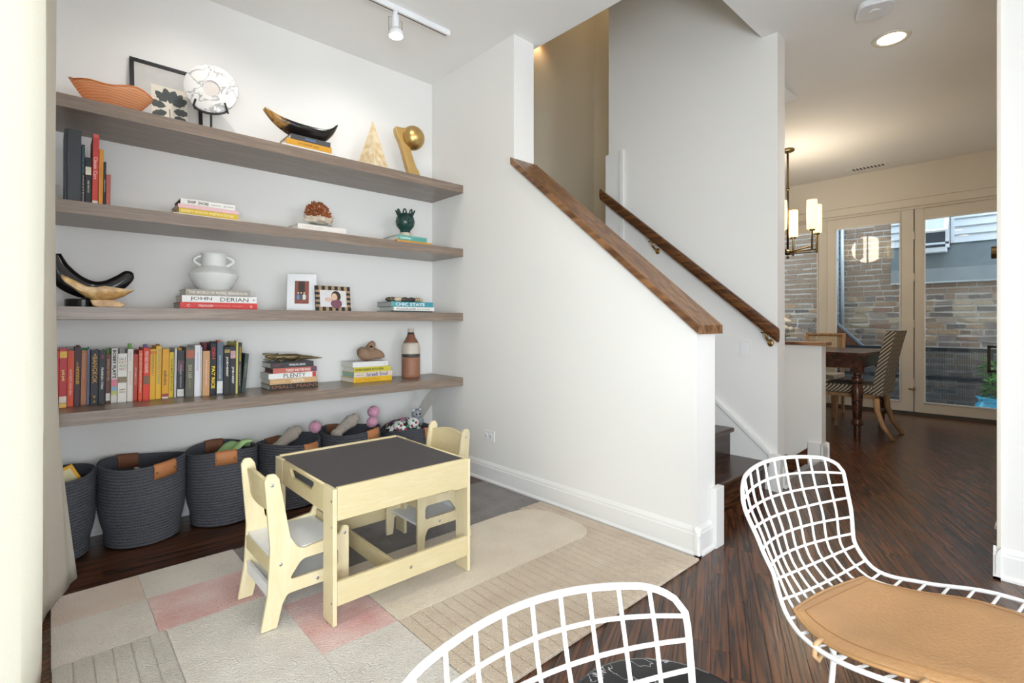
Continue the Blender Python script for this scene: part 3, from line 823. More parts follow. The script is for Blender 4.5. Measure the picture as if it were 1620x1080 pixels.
for (x, y, z, r, lb) in [(1.735, 3.02, .375, .036, 'left white round toy with red spots in the corner basket'), (1.835, 3.0, .385, .040, 'right white round toy with red spots in the corner basket')]:
    t = thing('round_toy', lb, 'toy', (x, y, z), 0, 'white spotted toys')
    MB().ball((0, 0, 0), r, 16, 10).build('body', M('#dfe0e0', .6), t, smooth=True)
    for (a, b, c) in ((-.3, -.3, '#a83a48'), (.4, .2, '#a83a48'), (.0, .6, '#4c9a62'), (.6, -.5, '#4c9a62')):
        d = Vector((a - .4, -.8, b)).normalized() * r
        MB().ball(d, .009, 8, 5).build('spot', M(c, .7), t, smooth=True)
gt = thing('grey_animal_toy', 'silver grey animal toy with small ears in the corner basket', 'toy', (1.90, 3.06, .43))
MB().ball((0, 0, 0), .036, 16, 10, (1, 1, 1.05), fuzz(9, .03)).build('head', M('#a3a7ad', .5, .3, .2, 60), gt, smooth=True)
MB().ball((.01, 0, -.05), .04, 14, 8, (1.1, 1, 1)).build('body', M('#8f949b', .6, .2, .2, 60), gt, smooth=True)
for s in (-1, 1):
    MB().ball((s * .026, 0, .032), .014, 10, 6).build('ear', M('#c5c8cc', .5), gt, smooth=True)
    MB().ball((s * .013 - .006, -.033, .006), .007, 8, 5).build('eye', m_black, gt, smooth=True)
wg = []
for i in range(13):
    t_ = i / 12; wg.append((t_ * .12 + .02, .02 + .17 * t_ + .02 * math.sin(t_ * PI) + (.006 if i % 2 else 0)))
out = [(-.01, 0)] + [(.02 + .0 * t_, 0) for t_ in ()] + [(.05, -.01), (.13, .10), (.155, .20)] + list(reversed([(a - .02, b) for a, b in wg]))
plate_o = thing('feather_fan', 'pale grey scalloped feather standing in the corner basket', 'feather', (1.93, 3.12, .40))
plate('vane', [out], .004, M('#a5a09a', .9, 0, .1, 60), plate_o, axes((0, 0, 0), (.9, -.43, 0), (0, 0, 1)), 0)
MB().tube([(.0, 0, -.08), (.05, -.02, .05), (.12, -.05, .18)], .003, 6).build('quill', M('#8d857c', .7), plate_o)

# ---- kids table
TX0, TX1, TY0, TY1, TZ, TB = .722, 1.322, 1.700, 2.305, .497, RZ1 + .0025
tb = thing('kids_table', 'pale wood kids table with black chalkboard top', 'table', (0, 0, 0))
th = .015
for (xx, nm) in ((TX0, 0), (TX1 - th, 1)):
    for (ya, yb) in ((TY0 + .001, TY0 + .086), (TY1 - .086, TY1 - .001)):
        MB().box(xx, xx + th, ya, yb, TB, TZ - .004).build('leg', m_maple, tb, bevel=.002)
    # side apron with a rounded slot
    yA, yB = TY0 + .087, TY1 - .087
    w_ = yB - yA
    outl = [(0, .393), (w_, .393), (w_, TZ - .006), (0, TZ - .006)]
    slot = round_poly([(.115, .445), (w_ - .115, .445), (w_ - .08, .480), (.08, .480)], .010, 4)
    plate('side_apron', [outl, slot], .013, m_mapleh, tb, axes((xx + th / 2, yA, 0), (0, 1, 0), (0, 0, 1)), .001)
for (ya, nm) in ((TY0, 0), (TY1 - th, 1)):
    x0, x1 = TX0 + th + .001, TX1 - th - .001
    ap = [(x0, .381), (x1 - .08, .381), (x1 - .06, .374), (x1, .374), (x1, TZ), (x0, TZ)]
    MB().prism(ap, 'y', ya + .0005, ya + th).build('front_apron' if nm == 0 else 'back_apron', m_mapleh, tb, bevel=.0015)
    MB().box(x0, x1, ya + .002, ya + th + .002, .083, .167).build('stretcher', m_mapleh, tb, bevel=.002)
    for px in (TX0 + .31,):
        MB().ball((px, ya - .0003 if nm == 0 else ya + th, .125), .006, 10, 6, (1, .4, 1)).build('bolt', m_steel, tb)
MB().box(TX0 + .25, TX0 + .265, TY0 + th + .003, TY1 - th - .003, .087, .152).build('stretcher', m_mapleh, tb, bevel=.002)
MB().box(TX0 + th + .001, TX1 - th - .001, TY0 + th + .001, TY1 - th - .001, TZ - .019, TZ - .007).build('chalkboard_top', M('#4c494b', .55, 0, .06, 6), tb)
MB().box(TX0 + th + .001, TX1 - th - .001, TY0 + th + .001, TY1 - th - .001, .395, .402).build('storage_tray', m_white, tb)
for (xx) in (TX0 - .0005, TX1 + .0005):
    for z in (.36, .45, .095): MB().ball((xx, TY0 + .012, z), .005, 8, 5, (.4, 1, 1)).build('bolt', m_steel, tb)
cb = MB()
for k in range(5): cb.box(TX0 + .10 + .022 * k, TX0 + .111 + .022 * k, 1.9, 2.1, .4025, .455)
o = cb.build('striped_box', m_white); tag(o, 'white striped box inside the kids table storage', 'box')

# ---- kids chairs
def kids_chair(x, y, flip, lab):
    # local: back at x=0, front at x=.38, two side panels at y = +-.137
    t = thing('kids_chair', lab, 'chair', (x, y, TB), PI if flip else 0, 'pale wood kids chairs')
    fx = lambda x: x if x < .1 else .1 + (x - .1) * .70
    outer = round_poly([(fx(p[0]),) + p[1:] for p in [(-.012, 0, .004), (.040, 0, .004), (.058, .075, .02), (.075, .105, .02), (.305, .105, .02), (.325, .075, .02), (.335, 0, .004), (.385, 0, .004), (.385, .285, .012), (.355, .292, .01),
                        (.335, .262, .01), (.15, .248, .02), (.115, .258, .03), (.085, .30, .02), (.048, .512, .015), (.034, .533, .012), (.010, .533, .012), (.000, .512, .012), (.018, .28, .03), (.010, .12, .03)]], .01, 4)
    hole = round_poly([(.078, .150, .012), (fx(.325), .150, .012), (fx(.325), .212, .02), (.125, .212, .035)], .02, 5)
    for s in (-1, 1):
        p = plate('side_panel', [outer, hole], .015, m_maple, t, axes((0, s * .1415 + .0, 0), (1, 0, 0), (0, 0, 1)), .0015)
        for (bx, bz) in ((.024, .495), (.052, .215), (.283, .262), (.18, .125)):
            MB().ball((bx, s * (.1415 + .0078), bz), .006, 10, 6, (1, .4, 1)).build('bolt', m_steel, p)
    # curved back board
    def bf(a, b):
        yy = -.134 + .268 * a; top = .495 + .022 * math.sin(a * PI); zz = .395 + (top - .395) * b
        return (.03 - .012 * math.sin(a * PI) + (.455 - zz) * .13, yy, zz)
    MB().grid(15, 6, bf).build('backrest', m_mapleh, t, smooth=False, solid=.012)
    MB().box(.022, .272, -.133, .133, .240, .251).build('seat', m_white, t, bevel=.001)
    MB().box(.016, .030, -.133, .133, .190, .239).build('seat_rail', m_mapleh, t, bevel=.001)
    MB().box(.030, .275, -.133, .133, .112, .122).build('lower_shelf', m_white, t, bevel=.001)
    MB().box(.018, .030, -.133, .133, .098, .142).build('shelf_lip', m_white, t, bevel=.001)
    MB().box(.283, .296, -.133, .133, .205, .275).build('front_rail', m_mapleh, t, bevel=.001)
    return t
kids_chair(.540, 1.980, False, 'pale wood kids chair with white seat, left of the table')
kids_chair(1.530, 2.120, True, 'pale wood kids chair pushed under the table near the outlet wall')

# ---- wire chairs
PROF = [(0, -.2476, .7491), (.15, -.2295, .6618), (.3, -.1971, .5749), (.42, -.1636, .4733), (.52, -.0814, .4052), (.65, .0302, .3947), (.8, .1768, .4219), (1, .4046, .4539)]
WID = [(0, .2512), (.15, .2506), (.3, .2323), (.42, .2028), (.52, .226), (.65, .282), (.8, .3142), (1, .2492)]
CUR = [(0, .0658), (.15, .0643), (.3, .0563), (.42, .0533), (.52, .0265), (.65, .0263), (.8, .0268), (1, .0278)]
def spl(T, v):
    # smooth interpolation through a table
    n = len(T)
    for i in range(n - 1):
        if v <= T[i + 1][0] or i == n - 2:
            t = min(1, max(0, (v - T[i][0]) / (T[i + 1][0] - T[i][0])))
            out = []
            for c in range(1, len(T[0])):
                def sl_(k):
                    a, b = max(0, k - 1), min(n - 1, k + 1)
                    return (T[b][c] - T[a][c]) / (T[b][0] - T[a][0])
                h = T[i + 1][0] - T[i][0]; p0, p1 = T[i][c], T[i + 1][c]; m0, m1 = sl_(i) * h, sl_(i + 1) * h
                out.append((2 * t ** 3 - 3 * t * t + 1) * p0 + (t ** 3 - 2 * t * t + t) * m0 + (-2 * t ** 3 + 3 * t * t) * p1 + (t ** 3 - t * t) * m1)
            return out
def shell(u, v):
    y, z = spl(PROF, v); e = .02
    y0, z0 = spl(PROF, max(0, v - e)); y1, z1 = spl(PROF, min(1, v + e))
    ty, tz = y1 - y0, z1 - z0; L = math.hypot(ty, tz); ny, nz = -tz / L, ty / L
    c = spl(CUR, v)[0] * u * u; w = spl(WID, v)[0]
    return Vector((u * w, y + ny * c, z + nz * c - .0328 * u * u * max(0, 1 - v / .3)))
m_wire = M('#f1f0ee', .35, 0, .01, 20, name='white_coated_wire')
def vtop(u):   # rounded corners of the outline
    a = max(0, (abs(u) - .72) / .28); return .075 * (1 - math.sqrt(max(0, 1 - a * a)))
def vbot(u):
    a = max(0, (abs(u) - .6) / .4); return 1 - .10 * (1 - math.sqrt(max(0, 1 - a * a)))
def wire_chair(x, y, rz, lab):
    s = .9176
    t = thing('wire_chair', lab, 'chair', (x, y, 0), rz, 'white wire chairs'); 
    S_ = lambda u, v: shell(u, v) * s
    rim = []
    for i in range(41): u = -1 + 2 * i / 40; rim.append(S_(u, vtop(u)))
    for i in range(1, 40): rim.append(S_(1, .075 + (.90 - .075) * i / 40))
    for i in range(41): u = 1 - 2 * i / 40; rim.append(S_(u, vbot(u)))
    for i in range(1, 40): rim.append(S_(-1, .90 - (.90 - .075) * i / 40))
    MB().tube(rim, .0052, 10, closed=True).build('rim', m_wire, t, smooth=True)
    for k in range(-4, 5):
        u = k / 5
        a, b = vtop(u), vbot(u)
        MB().tube([S_(u, a + (b - a) * i / 36) for i in range(37)], .0033, 8).build('wire', m_wire, t, smooth=True)
    vs = []; v = .0; L = 0; last = S_(0, 0); step = .046
    while v < .975:
        v += .002; p = S_(0, v); L += (p - last).length; last = p
        if L >= step: vs.append(v); L = 0
    for v in vs:
        if v > .96: continue
        um = 1.0
        if v < .075: um = .98
        MB().tube([S_(-um + 2 * um * i / 28, v) + Vector((0, 0, 0)) for i in range(29)], .0033, 8).build('wire', m_wire, t, smooth=True)
    for sd in (-1, 1):
        xx = sd * .19 * s
        MB().tube([S_(sd * .78, .88) + Vector((0, 0, -.006)), (xx, .16 * s, .33 * s), (sd * .2, .26, .05), (sd * .2, .25, .012), (sd * .2, .21, .008), (sd * .2, .05, .008), (sd * .2, .015, .02), (sd * .2, .01, .06), (xx, .02, .30), (xx, .022, .345), S_(sd * .78, .66) + Vector((0, 0, -.008))], .006, 10).build('leg_frame', m_wire, t, smooth=True)
    for yy, zz in ((.16, .335), (.02, .345)):
        MB().tube([(-.185 * s, yy * s, zz * s), (.185 * s, yy * s, zz * s)], .0055, 10).build('cross_bar', m_wire, t, smooth=True)
    return t, S_
wire_chair(.443, .2687, 2.939, 'white wire chair in the foreground with only its curved back showing')
wcR, SR = wire_chair(1.450, .3214, 2.924, 'white wire chair with tan leather seat pad at the right edge')
# leather pad
pad = thing('seat_pad', 'tan leather seat pad on the right-hand wire chair', 'cushion', (1.450, .3214, 0), 2.924)
def padf(off, kk=1.0):
    def f(a, b):
        u = (a - .5) * 2; w = (b - .5) * 2
        # square to rounded square
        uu = u * math.sqrt(max(0, 1 - .13 * w * w)); ww = w * math.sqrt(max(0, 1 - .13 * u * u))
        v = .765 + ww * .255
        p = SR(uu * .82 + .09, min(v, 1.0))
        edge = max(abs(u), abs(w)); puff = (1 - max(0, (edge - .62) / .38) ** 2.2)
        return p + Vector((0, 0, .007 + off * (.006 + .018 * puff)))
    return f
m_pad = M('#bb8e60', .5, 0, .10, 9, .25, 120, .4, name='tan_leather_pad')
mb = MB().grid(33, 33, padf(1)); n0 = len(mb.v); mb.grid(33, 33, padf(0))
def bidx(k, base): return base + k
ring = [i * 33 for i in range(33)] + [32 * 33 + j for j in range(1, 33)] + [i * 33 + 32 for i in range(31, -1, -1)] + [j for j in range(31, 0, -1)]
mb.f += [(ring[i], ring[(i + 1) % len(ring)], n0 + ring[(i + 1) % len(ring)], n0 + ring[i]) for i in range(len(ring))]
mb.build('cushion', m_pad, pad, smooth=True)
f_ = padf(.62); 
sp = [f_(i / 40, 0) for i in range(41)] + [f_(1, i / 40) for i in range(1, 41)] + [f_(1 - i / 40, 1) for i in range(1, 41)] + [f_(0, 1 - i / 40) for i in range(1, 40)]
MB().tube([p + Vector((0, 0, .0)) for p in sp], .0042, 6, closed=True).build('piping', M('#b88a5a', .5, 0, .1, 20), pad, smooth=True)
f2 = padf(1.0)
st_ = []
def ins(a): return .07 + .86 * a
sp = [f2(ins(i / 40), .07) for i in range(41)] + [f2(.93, ins(i / 40)) for i in range(1, 41)] + [f2(ins(1 - i / 40), .93) for i in range(1, 41)] + [f2(.07, ins(1 - i / 40)) for i in range(1, 40)]
MB().tube([p + Vector((0, 0, .0005)) for p in sp], .0012, 5, closed=True).build('stitching', M('#9a7046', .7), pad)
for (u, v) in ((.95, .655), (.95, .86)):
    p = SR(u, v); d = 1 if u > 0 else -1
    MB().tube([p + Vector((-.012 * d, 0, .012)), p + Vector((.012 * d, 0, .008)), p + Vector((.018 * d, 0, -.012)), p + Vector((.004 * d, 0, -.028)), p + Vector((-.012 * d, 0, -.018))], [.0055] * 5, 6).build('strap', M('#c79f74', .55), pad, smooth=True)

# ---- marble side table
mm, nt, b = nmat('black_marble')
tc = node(nt, 'ShaderNodeTexCoord'); nz = node(nt, 'ShaderNodeTexNoise'); nz.inputs['Scale'].default_value = 6; nz.inputs['Detail'].default_value = 4; nz.inputs['Distortion'].default_value = 1.5
nt.links.new(tc.outputs['Object'], nz.inputs['Vector'])
rp = node(nt, 'ShaderNodeValToRGB'); e = rp.color_ramp.elements
e[0].position = .492; e[0].color = hexc('#131316'); e[1].position = .5; e[1].color = hexc('#c8c8cc'); q = e.new(.507); q.color = hexc('#17171b')
nt.links.new(nz.outputs['Fac'], rp.inputs[0]); nt.links.new(rp.outputs[0], b.inputs['Base Color']); b.inputs['Roughness'].default_value = .15
mt_ = thing('marble_side_table', 'low round black marble side table between the wire chairs', 'side table', (.915, .526, 0))
MB().lathe([(0, .235), (.21, .235), (.219, .240), (.221, .248), (.216, .257), (.208, .26), (0, .26)], (0, 0, 0), 56).build('top', mm, mt_, smooth=False)
MB().lathe([(0, .001), (.10, .001), (.10, .012), (.025, .02), (.022, .03), (.022, .235), (0, .235)], (0, 0, 0), 28).build('pedestal', m_black, mt_)
# ================================================================== DINING ROOM AND OUTSIDE
# ---- glass doors
def glass_door(name, y0, y1, lab, gl, gr, handle=None, hinge_y=None):
    r = sroot(name, lab, 'door')
    z0, z1 = .035, DT
    a, b = y0 + gl, y1 - gr
    zt, zb = 2.275, .145
    fr = MB().box(XD + .02, XD + .065, y0, a, z0, z1).box(XD + .02, XD + .065, b, y1, z0, z1).box(XD + .02, XD + .065, a, b, zt, z1).box(XD + .02, XD + .065, a, b, z0, zb)
    fr.build('frame', m_dtrim, r, bevel=.002)
    st_ = MB()
    for (p, q, s, t) in ((a, a + .014, zb, zt), (b - .014, b, zb, zt)): st_.box(XD + .012, XD + .03, p, q, s, t)
    st_.box(XD + .012, XD + .03, a, b, zt - .014, zt).box(XD + .012, XD + .03, a, b, zb, zb + .014)
    st_.build('glazing_bead', m_trim, r, bevel=.002)
    MB().box(XD + .038, XD + .044, a, b, zb, zt).build('pane', m_glass, r)
    if hinge_y is not None:
        for z in (.33, 1.02, 1.56, 2.05):
            MB().tube([(XD + .015, hinge_y, z), (XD + .015, hinge_y, z + .09)], .008, 8).build('hinge', m_dtrim, r)
    return r
glass_door('door_1', 2.055, 3.03, 'leftmost glazed door behind the chandelier', .09, .09)
glass_door('door_2', 1.155, 2.043, 'middle glazed door behind the patterned dining chair', .118, .095, hinge_y=1.149)
glass_door('door_3', .215, 1.143, 'right glazed door with the blue pot outside', .20, .083)
dm = MB().box(XD + .005, XD + .07, 3.03, 3.05, 0, DT + .1).box(XD + .005, XD + .07, .20, .215, 0, DT + .1).box(XD + .005, XD + .07, 2.043, 2.055, 0, DT).box(XD + .005, XD + .07, .2, 3.05, DT, DT + .1)
dm.box(XD + .066, XD + .075, 1.13, 1.17, 0, DT)  # strip added behind the door gap to block a bright line of light
struct(dm.build('trim_11', m_dtrim), 'cream frame around the glass doors with added light-blocking strip', 'trim')
struct(MB().box(XD - .01, XD + .12, .2, 3.05, 0, .034).build('trim_12', M('#4a4742', .5)), 'dark sill under the glass doors', 'trim')
t = thing('door_latch', 'small brass surface bolt on the middle glass door', 'latch', (XD + .018, 1.165, .30))
MB().box(-.012, 0, -.035, .035, -.008, .008).build('plate', m_brass, t, bevel=.002)
MB().ball((-.02, .0, 0), .009, 8, 6).build('knob', m_brass, t, smooth=True)

# ---- tall cabinet on the right with dark handle
tc_ = thing('tall_cabinet', 'tall cream cabinet seen edge-on at the right of the hall', 'cabinet', (5.0, .0, 0))
MB().box(0, 1.0, -.09, .285, .0, 2.42).build('body', m_dtrim, tc_, bevel=.003)
dd = MB().box(.01, .99, .286, .304, .06, 2.40).build('door', m_dtrim, tc_, bevel=.002)
yh = .304; xh = .12
MB().box(xh, xh + .02, yh, yh + .055, .885, .905).box(xh, xh + .02, yh, yh + .055, .705, .725).box(xh, xh + .02, yh + .04, yh + .058, .705, .905).build('handle', M('#3a332d', .35, .8, .1, 40), dd, bevel=.002)
MB().tube([(xh, yh, 1.59), (xh, yh + .035, 1.59)], .045, 20).build('knob', m_bronze, dd)
MB().box(0.005, .995, -.08, .24, 0, .06).build('toe_kick', m_trim, tc_)

# ---- chandelier
CX, CY = 5.81, 1.965
ch = thing('chandelier', 'antique brass chandelier with tall cream shades over the dining table', 'chandelier', (CX, CY, H))
MB().lathe([(0, -.001), (.065, -.001), (.065, -.02), (.05, -.028), (0, -.028)], (0, 0, 0), 24).build('canopy', m_bronze, ch, smooth=False)
MB().tube([(0, 0, -.028), (0, 0, -1.12)], .011, 10).build('rod', m_bronze, ch, smooth=True)
MB().ball((0, 0, -.42), .018, 10, 6).ball((0, 0, -1.10), .035, 14, 8, (1, 1, .9)).ball((0, 0, -1.155), .014, 10, 6).build('hub', m_bronze, ch, smooth=True)
m_shade = emis('lit_cream_shade', '#ffdfa0', 2.8)
for k in range(6):
    a = math.radians(-52 + 60 * k); c, s_ = math.cos(a), math.sin(a); R_ = .285
    dz = 0
    ar = MB().tube([(0, 0, -1.10), (R_ * c, R_ * s_, -1.07)], .008, 8).tube([(0, 0, -1.115), (R_ * c, R_ * s_, -1.10)], .005, 8).tube([(R_ * c, R_ * s_, -1.11), (R_ * c, R_ * s_, -.90)], .010, 10)
    ar.lathe([(0, 0), (.028, 0), (.03, .015), (0, .018)], (R_ * c, R_ * s_, -.915), 16)
    o = ar.build('arm', m_bronze, ch, smooth=False); autosmooth(o)
    MB().lathe([(.046, 0), (.047, .15), (.046, .29)], (R_ * c, R_ * s_, -.895), 24).build('shade', m_shade, o, smooth=True, solid=.002)
for f in bpy.data.objects:
    if f.name.startswith('shade') and f.parent and f.parent.parent == ch:
        pl = f.data
point_light('chandelier_lamp', (CX, CY, H - .74), 38, (1, .89, .72), .2)

# ---- dining table
m_mahog = wood('mahogany', '#24110a', '#4f2a1a', (3, 20, 20), .25, 0, 2, 1, True, (.1, .9))
dt = thing('dining_table', 'dark mahogany dining table with turned legs', 'table', (0, 0, 0))
DX0, DX1, DY0, DY1, DZ = 5.40, 6.48, 1.185, 3.0, .80
top = round_poly([(DX0, DY0), (DX1, DY0), (DX1, DY1), (DX0, DY1)], .03, 4)
MB().prism(top, 'z', DZ - .028, DZ).build('tabletop', m_mahog, dt, bevel=.004)
for (x, y) in ((DX0 + .075, DY0 + .075), (DX1 - .075, DY0 + .075), (DX0 + .075, DY1 - .075), (DX1 - .075, DY1 - .075)):
    pr = [(0, .0), (.026, .0), (.030, .10), (.028, .125), (.046, .135), (.05, .155), (.046, .178), (.032, .19), (.036, .22), (.046, .40), (.048, .46), (.038, .50), (.032, .515), (.046, .525), (.05, .545), (.046, .565), (.03, .575), (.03, .59), (.042, .60), (.042, .612), (0, .612)]
    o = MB().lathe(pr, (x, y, 0), 22).box(x - .045, x + .045, y - .045, y + .045, .612, DZ - .0285).build('leg', m_mahog, dt); autosmooth(o)
for b_ in ((DX0 + .12, DX1 - .12, DY0 + .05, DY0 + .072), (DX0 + .12, DX1 - .12, DY1 - .072, DY1 - .05), (DX0 + .05, DX0 + .072, DY0 + .12, DY1 - .12), (DX1 - .072, DX1 - .05, DY0 + .12, DY1 - .12)):
    MB().box(*b_, DZ - .145, DZ - .029).build('apron', m_mahog, dt)

# ---- patterned dining chair
m, nt, b = nmat('chevron_fabric')
tcn = node(nt, 'ShaderNodeTexCoord'); sx = node(nt, 'ShaderNodeSeparateXYZ'); nt.links.new(tcn.outputs['Object'], sx.inputs[0])
ab = node(nt, 'ShaderNodeMath', operation='PINGPONG'); ab.inputs[1].default_value = .085; nt.links.new(sx.outputs[0], ab.inputs[0])
a1 = node(nt, 'ShaderNodeMath', operation='ADD'); nt.links.new(sx.outputs[1], a1.inputs[0]); nt.links.new(sx.outputs[2], a1.inputs[1])
a2 = node(nt, 'ShaderNodeMath', operation='ADD'); nt.links.new(a1.outputs[0], a2.inputs[0]); nt.links.new(ab.outputs[0], a2.inputs[1])
fr_ = node(nt, 'ShaderNodeMath', operation='MULTIPLY'); fr_.inputs[1].default_value = 2 * PI / .034; nt.links.new(a2.outputs[0], fr_.inputs[0])
sn = node(nt, 'ShaderNodeMath', operation='SINE'); nt.links.new(fr_.outputs[0], sn.inputs[0])
rp = node(nt, 'ShaderNodeValToRGB'); rp.color_ramp.elements[0].position = .45; rp.color_ramp.elements[0].color = hexc('#5a4f45'); rp.color_ramp.elements[1].position = .55; rp.color_ramp.elements[1].color = hexc('#cdbfa6')
nt.links.new(sn.outputs[0], rp.inputs[0]); nt.links.new(rp.outputs[0], b.inputs['Base Color']); b.inputs['Roughness'].default_value = .9
m_chev = m
m_oakl = wood('light_oak_chair', '#8a6440', '#b88d62', (20, 20, 3), .45, 0, 2, 1, True, (.1, .9))
m_beige = M('#b9ad9a', .9, 0, .05, 60, .2, 200, .2, name='plain_beige_fabric')
dc = thing('dining_chair', 'upholstered dining chair in zigzag fabric at the table end', 'chair', (5.87, 1.36, 0), 0)
# local: faces +y ; back at y negative
w = .235
MB().box(-w, w, -.19, .26, .40, .485).build('seat', m_chev, dc, bevel=.03)
MB().box(-w + .005, w - .005, -.20, .255, .365, .40).build('seat_rail', m_oakl, dc, bevel=.005)
def bk_(front):
    def f(a, b):
        zz = .40 + .60 * b; yy = -.185 - .105 * b ** 1.5
        return (-w + 2 * w * a, yy + (0 if front else -.075), zz)
    return f
mb = MB().grid(9, 12, bk_(True)); n0 = len(mb.v); mb.grid(9, 12, bk_(False))
ring = [i * 12 for i in range(9)] + [8 * 12 + j for j in range(1, 12)] + [i * 12 + 11 for i in range(7, -1, -1)] + [j for j in range(10, 0, -1)]
side = MB(); side.v = list(mb.v); side.f = [(ring[i], ring[(i + 1) % len(ring)], n0 + ring[(i + 1) % len(ring)], n0 + ring[i]) for i in range(len(ring))]
bo = mb.build('backrest', m_chev, dc); side.build('back_side', m_chev, bo)
for s in (-1, 1):
    MB().tube([(s * (w - .03), -.205, .37), (s * (w - .03), -.215, .25), (s * (w - .03), -.255, .12), (s * (w - .03), -.335, .0)], [.027, .025, .021, .017], 8).build('leg', m_oakl, dc, smooth=True)
    MB().tube([(s * (w - .03), .225, .37), (s * (w - .03), .225, .0)], [.024, .015], 4).build('leg', m_oakl, dc)
c2 = thing('cane_chair', 'light oak chair with cane back half hidden by the low wall', 'chair', (6.78, 1.95, 0), PI / 2)
for s in (-1, 1):
    MB().tube([(s * .2, -.2, 0), (s * .2, -.18, .45), (s * .2, -.25, .95)], [.017, .02, .017], 6).build('leg', m_oakl, c2)
    MB().tube([(s * .2, .2, 0), (s * .2, .2, .45)], [.014, .02], 6).build('leg', m_oakl, c2)
MB().box(-.22, .22, -.21, .23, .43, .48).build('seat', m_beige, c2, bevel=.01)
for z in (.55, .93): MB().tube([(-.2, -.19 - (z - .45) * .13, z), (.2, -.19 - (z - .45) * .13, z)], .018, 6).build('back_rail', m_oakl, c2)
cn = MB()
for i in range(19):
    x = -.18 + .02 * i; cn.tube([(x, -.205, .55), (x, -.252, .93)], .003, 4)
    cn.tube([(-.19, -.205 - .0026 * i, .56 + .0205 * i), (.19, -.205 - .0026 * i, .56 + .0205 * i)], .003, 4)
o = cn.build('cane_weave', M('#c9a874', .7), c2); o['kind'] = 'stuff'

# ---- vase with white flowers on the table
fv = thing('flower_vase', 'small teal glass vase of white flowers on the dining table', 'vase', (5.98, 2.075, DZ))
MB().lathe([(0, .001), (.05, .001), (.058, .03), (.055, .07), (.045, .085), (.04, .085), (.05, .07), (.052, .03), (0, .012)], (0, 0, 0), 22).build('vase', glassmat('teal_glass', '#4fa0ae', .1), fv, smooth=True)
for i in range(16):
    a = rnd.random() * 6.28; r_ = rnd.uniform(.01, .075); z = rnd.uniform(.16, .31)
    p = (r_ * math.cos(a), r_ * math.sin(a), z)
    MB().ball(p, rnd.uniform(.028, .04), 9, 6, (1, 1, .8), fuzz(8, .12)).build('blossom', M('#eee9dc', .7), fv, smooth=True)
    if i < 6: MB().tube([(0, 0, .02), (p[0] * .4, p[1] * .4, .1), p], .003, 5).build('stem', M('#5b7a45', .6), fv)
for i in range(5):
    a = i * 1.3; MB().ball((.06 * math.cos(a), .06 * math.sin(a), .13), .03, 8, 5, (1.2, .5, .25)).build('leaf', M('#51733f', .6), fv, smooth=True)

# ---- outside: brick wall with real bricks
BX = 8.75
bw = sroot('wall_brick_outside', 'weathered common brick wall outside the glass doors', 'wall')
MB().box(BX, BX + .15, -.6, 4.2, -1.2, 3.7).build('mortar_bed', M('#c4bfba', .95, 0, .2, 22, .6, 50), bw)
bcols = [M(c, .9, 0, .28, 38, .5, 90, .2) for c in ('#8d7a6c', '#9c8570', '#7f7470', '#a3937f', '#8a6f62', '#6d6663', '#a58a74', '#94877c')]
cb_, lb_ = .078, .21
bricks = []; rest_b = MB()
nrow = int(4.6 / cb_)
for r_ in range(nrow):
    z0 = -.95 + r_ * cb_; y = -.4 - (r_ % 2) * .105
    while y < 3.6:
        L = lb_ if r_ % 6 else lb_ * .5
        L *= rnd.uniform(.78, 1.18)
        bricks.append((y, z0, L)); y += L + .014
def bscore(b_):
    yy, zz = b_[0] + b_[2] / 2, b_[1] + .03
    u, v, d = proj(BX, yy, zz)
    return (1238 < u < 1590 and 335 < v < 660) and not (u > 1410 and v < 446)
vis = [b_ for b_ in bricks if bscore(b_)]
nv = 0
for b_ in bricks:
    y, z0, L = b_
    h = .056 + rnd.uniform(-.010, .008)
    if y + L / 2 < 1.55 and z0 > 1.62: continue
    j = lambda: rnd.uniform(-.008, .008)
    if bscore(b_) and nv < 298:
        nv += 1
        d = rnd.uniform(.004, .016)
        vs = [(BX - d + j() * .7, y + j(), z0 + j()), (BX - d + j() * .7, y + L + j(), z0 + j()), (BX - d + j() * .7, y + L + j(), z0 + h + j()), (BX - d + j() * .7, y + j(), z0 + h + j()),
              (BX + .01, y, z0), (BX + .01, y + L, z0), (BX + .01, y + L, z0 + h), (BX + .01, y, z0 + h)]
        MB().add(vs, [(0, 1, 2, 3), (4, 7, 6, 5), (0, 4, 5, 1), (1, 5, 6, 2), (2, 6, 7, 3), (3, 7, 4, 0)]).build('brick', rnd.choice(bcols), bw)
    else:
        rest_b.box(BX - .01, BX + .01, y, y + L, z0, z0 + h)
o = rest_b.build('brick_field', bcols[0], bw); o['kind'] = 'stuff'
# flashing and siding of the bay on the upper right
m_flash = M('#8d979f', .55, .3, .18, 7, .1, 20, name='stained_sheet_metal')
t = thing('metal_flashing', 'grey stained sheet metal flashing across the brick wall', 'flashing', (0, 0, 0))
FY = 1.60
MB().box(BX - .06, BX - .022, -.6, FY, 1.62, 1.80).build('lower_band', m_flash, t)
MB().prism([(BX - .06, 1.80), (BX - .022, 1.80), (BX - .022, 2.12), (BX - .03, 2.12)], 'y', -.6, FY).build('slope', M('#6f7c84', .5, .3, .25, 9, .1, 20), t)
MB().box(BX - .07, BX - .055, -.6, FY, 1.605, 1.625).build('drip_edge', M('#b9c3ca', .4, .5), t)
sdg = sroot('wall_siding', 'white lap siding on the house bay outside', 'wall')
for k in range(14):
    z0 = 2.12 + k * .105
    for (ya, yb) in ((-.6, .93), (1.36, FY)):
        MB().prism([(BX - .055, z0), (BX - .02, z0), (BX - .02, z0 + .112), (BX - .028, z0 + .112)], 'y', ya, yb).build('siding_board', M('#c9d0d8', .5), sdg)
MB().box(BX - .07, BX - .018, .93, .965, 2.12, 3.6).build('corner_board', M('#d5dbe2', .5), sdg)
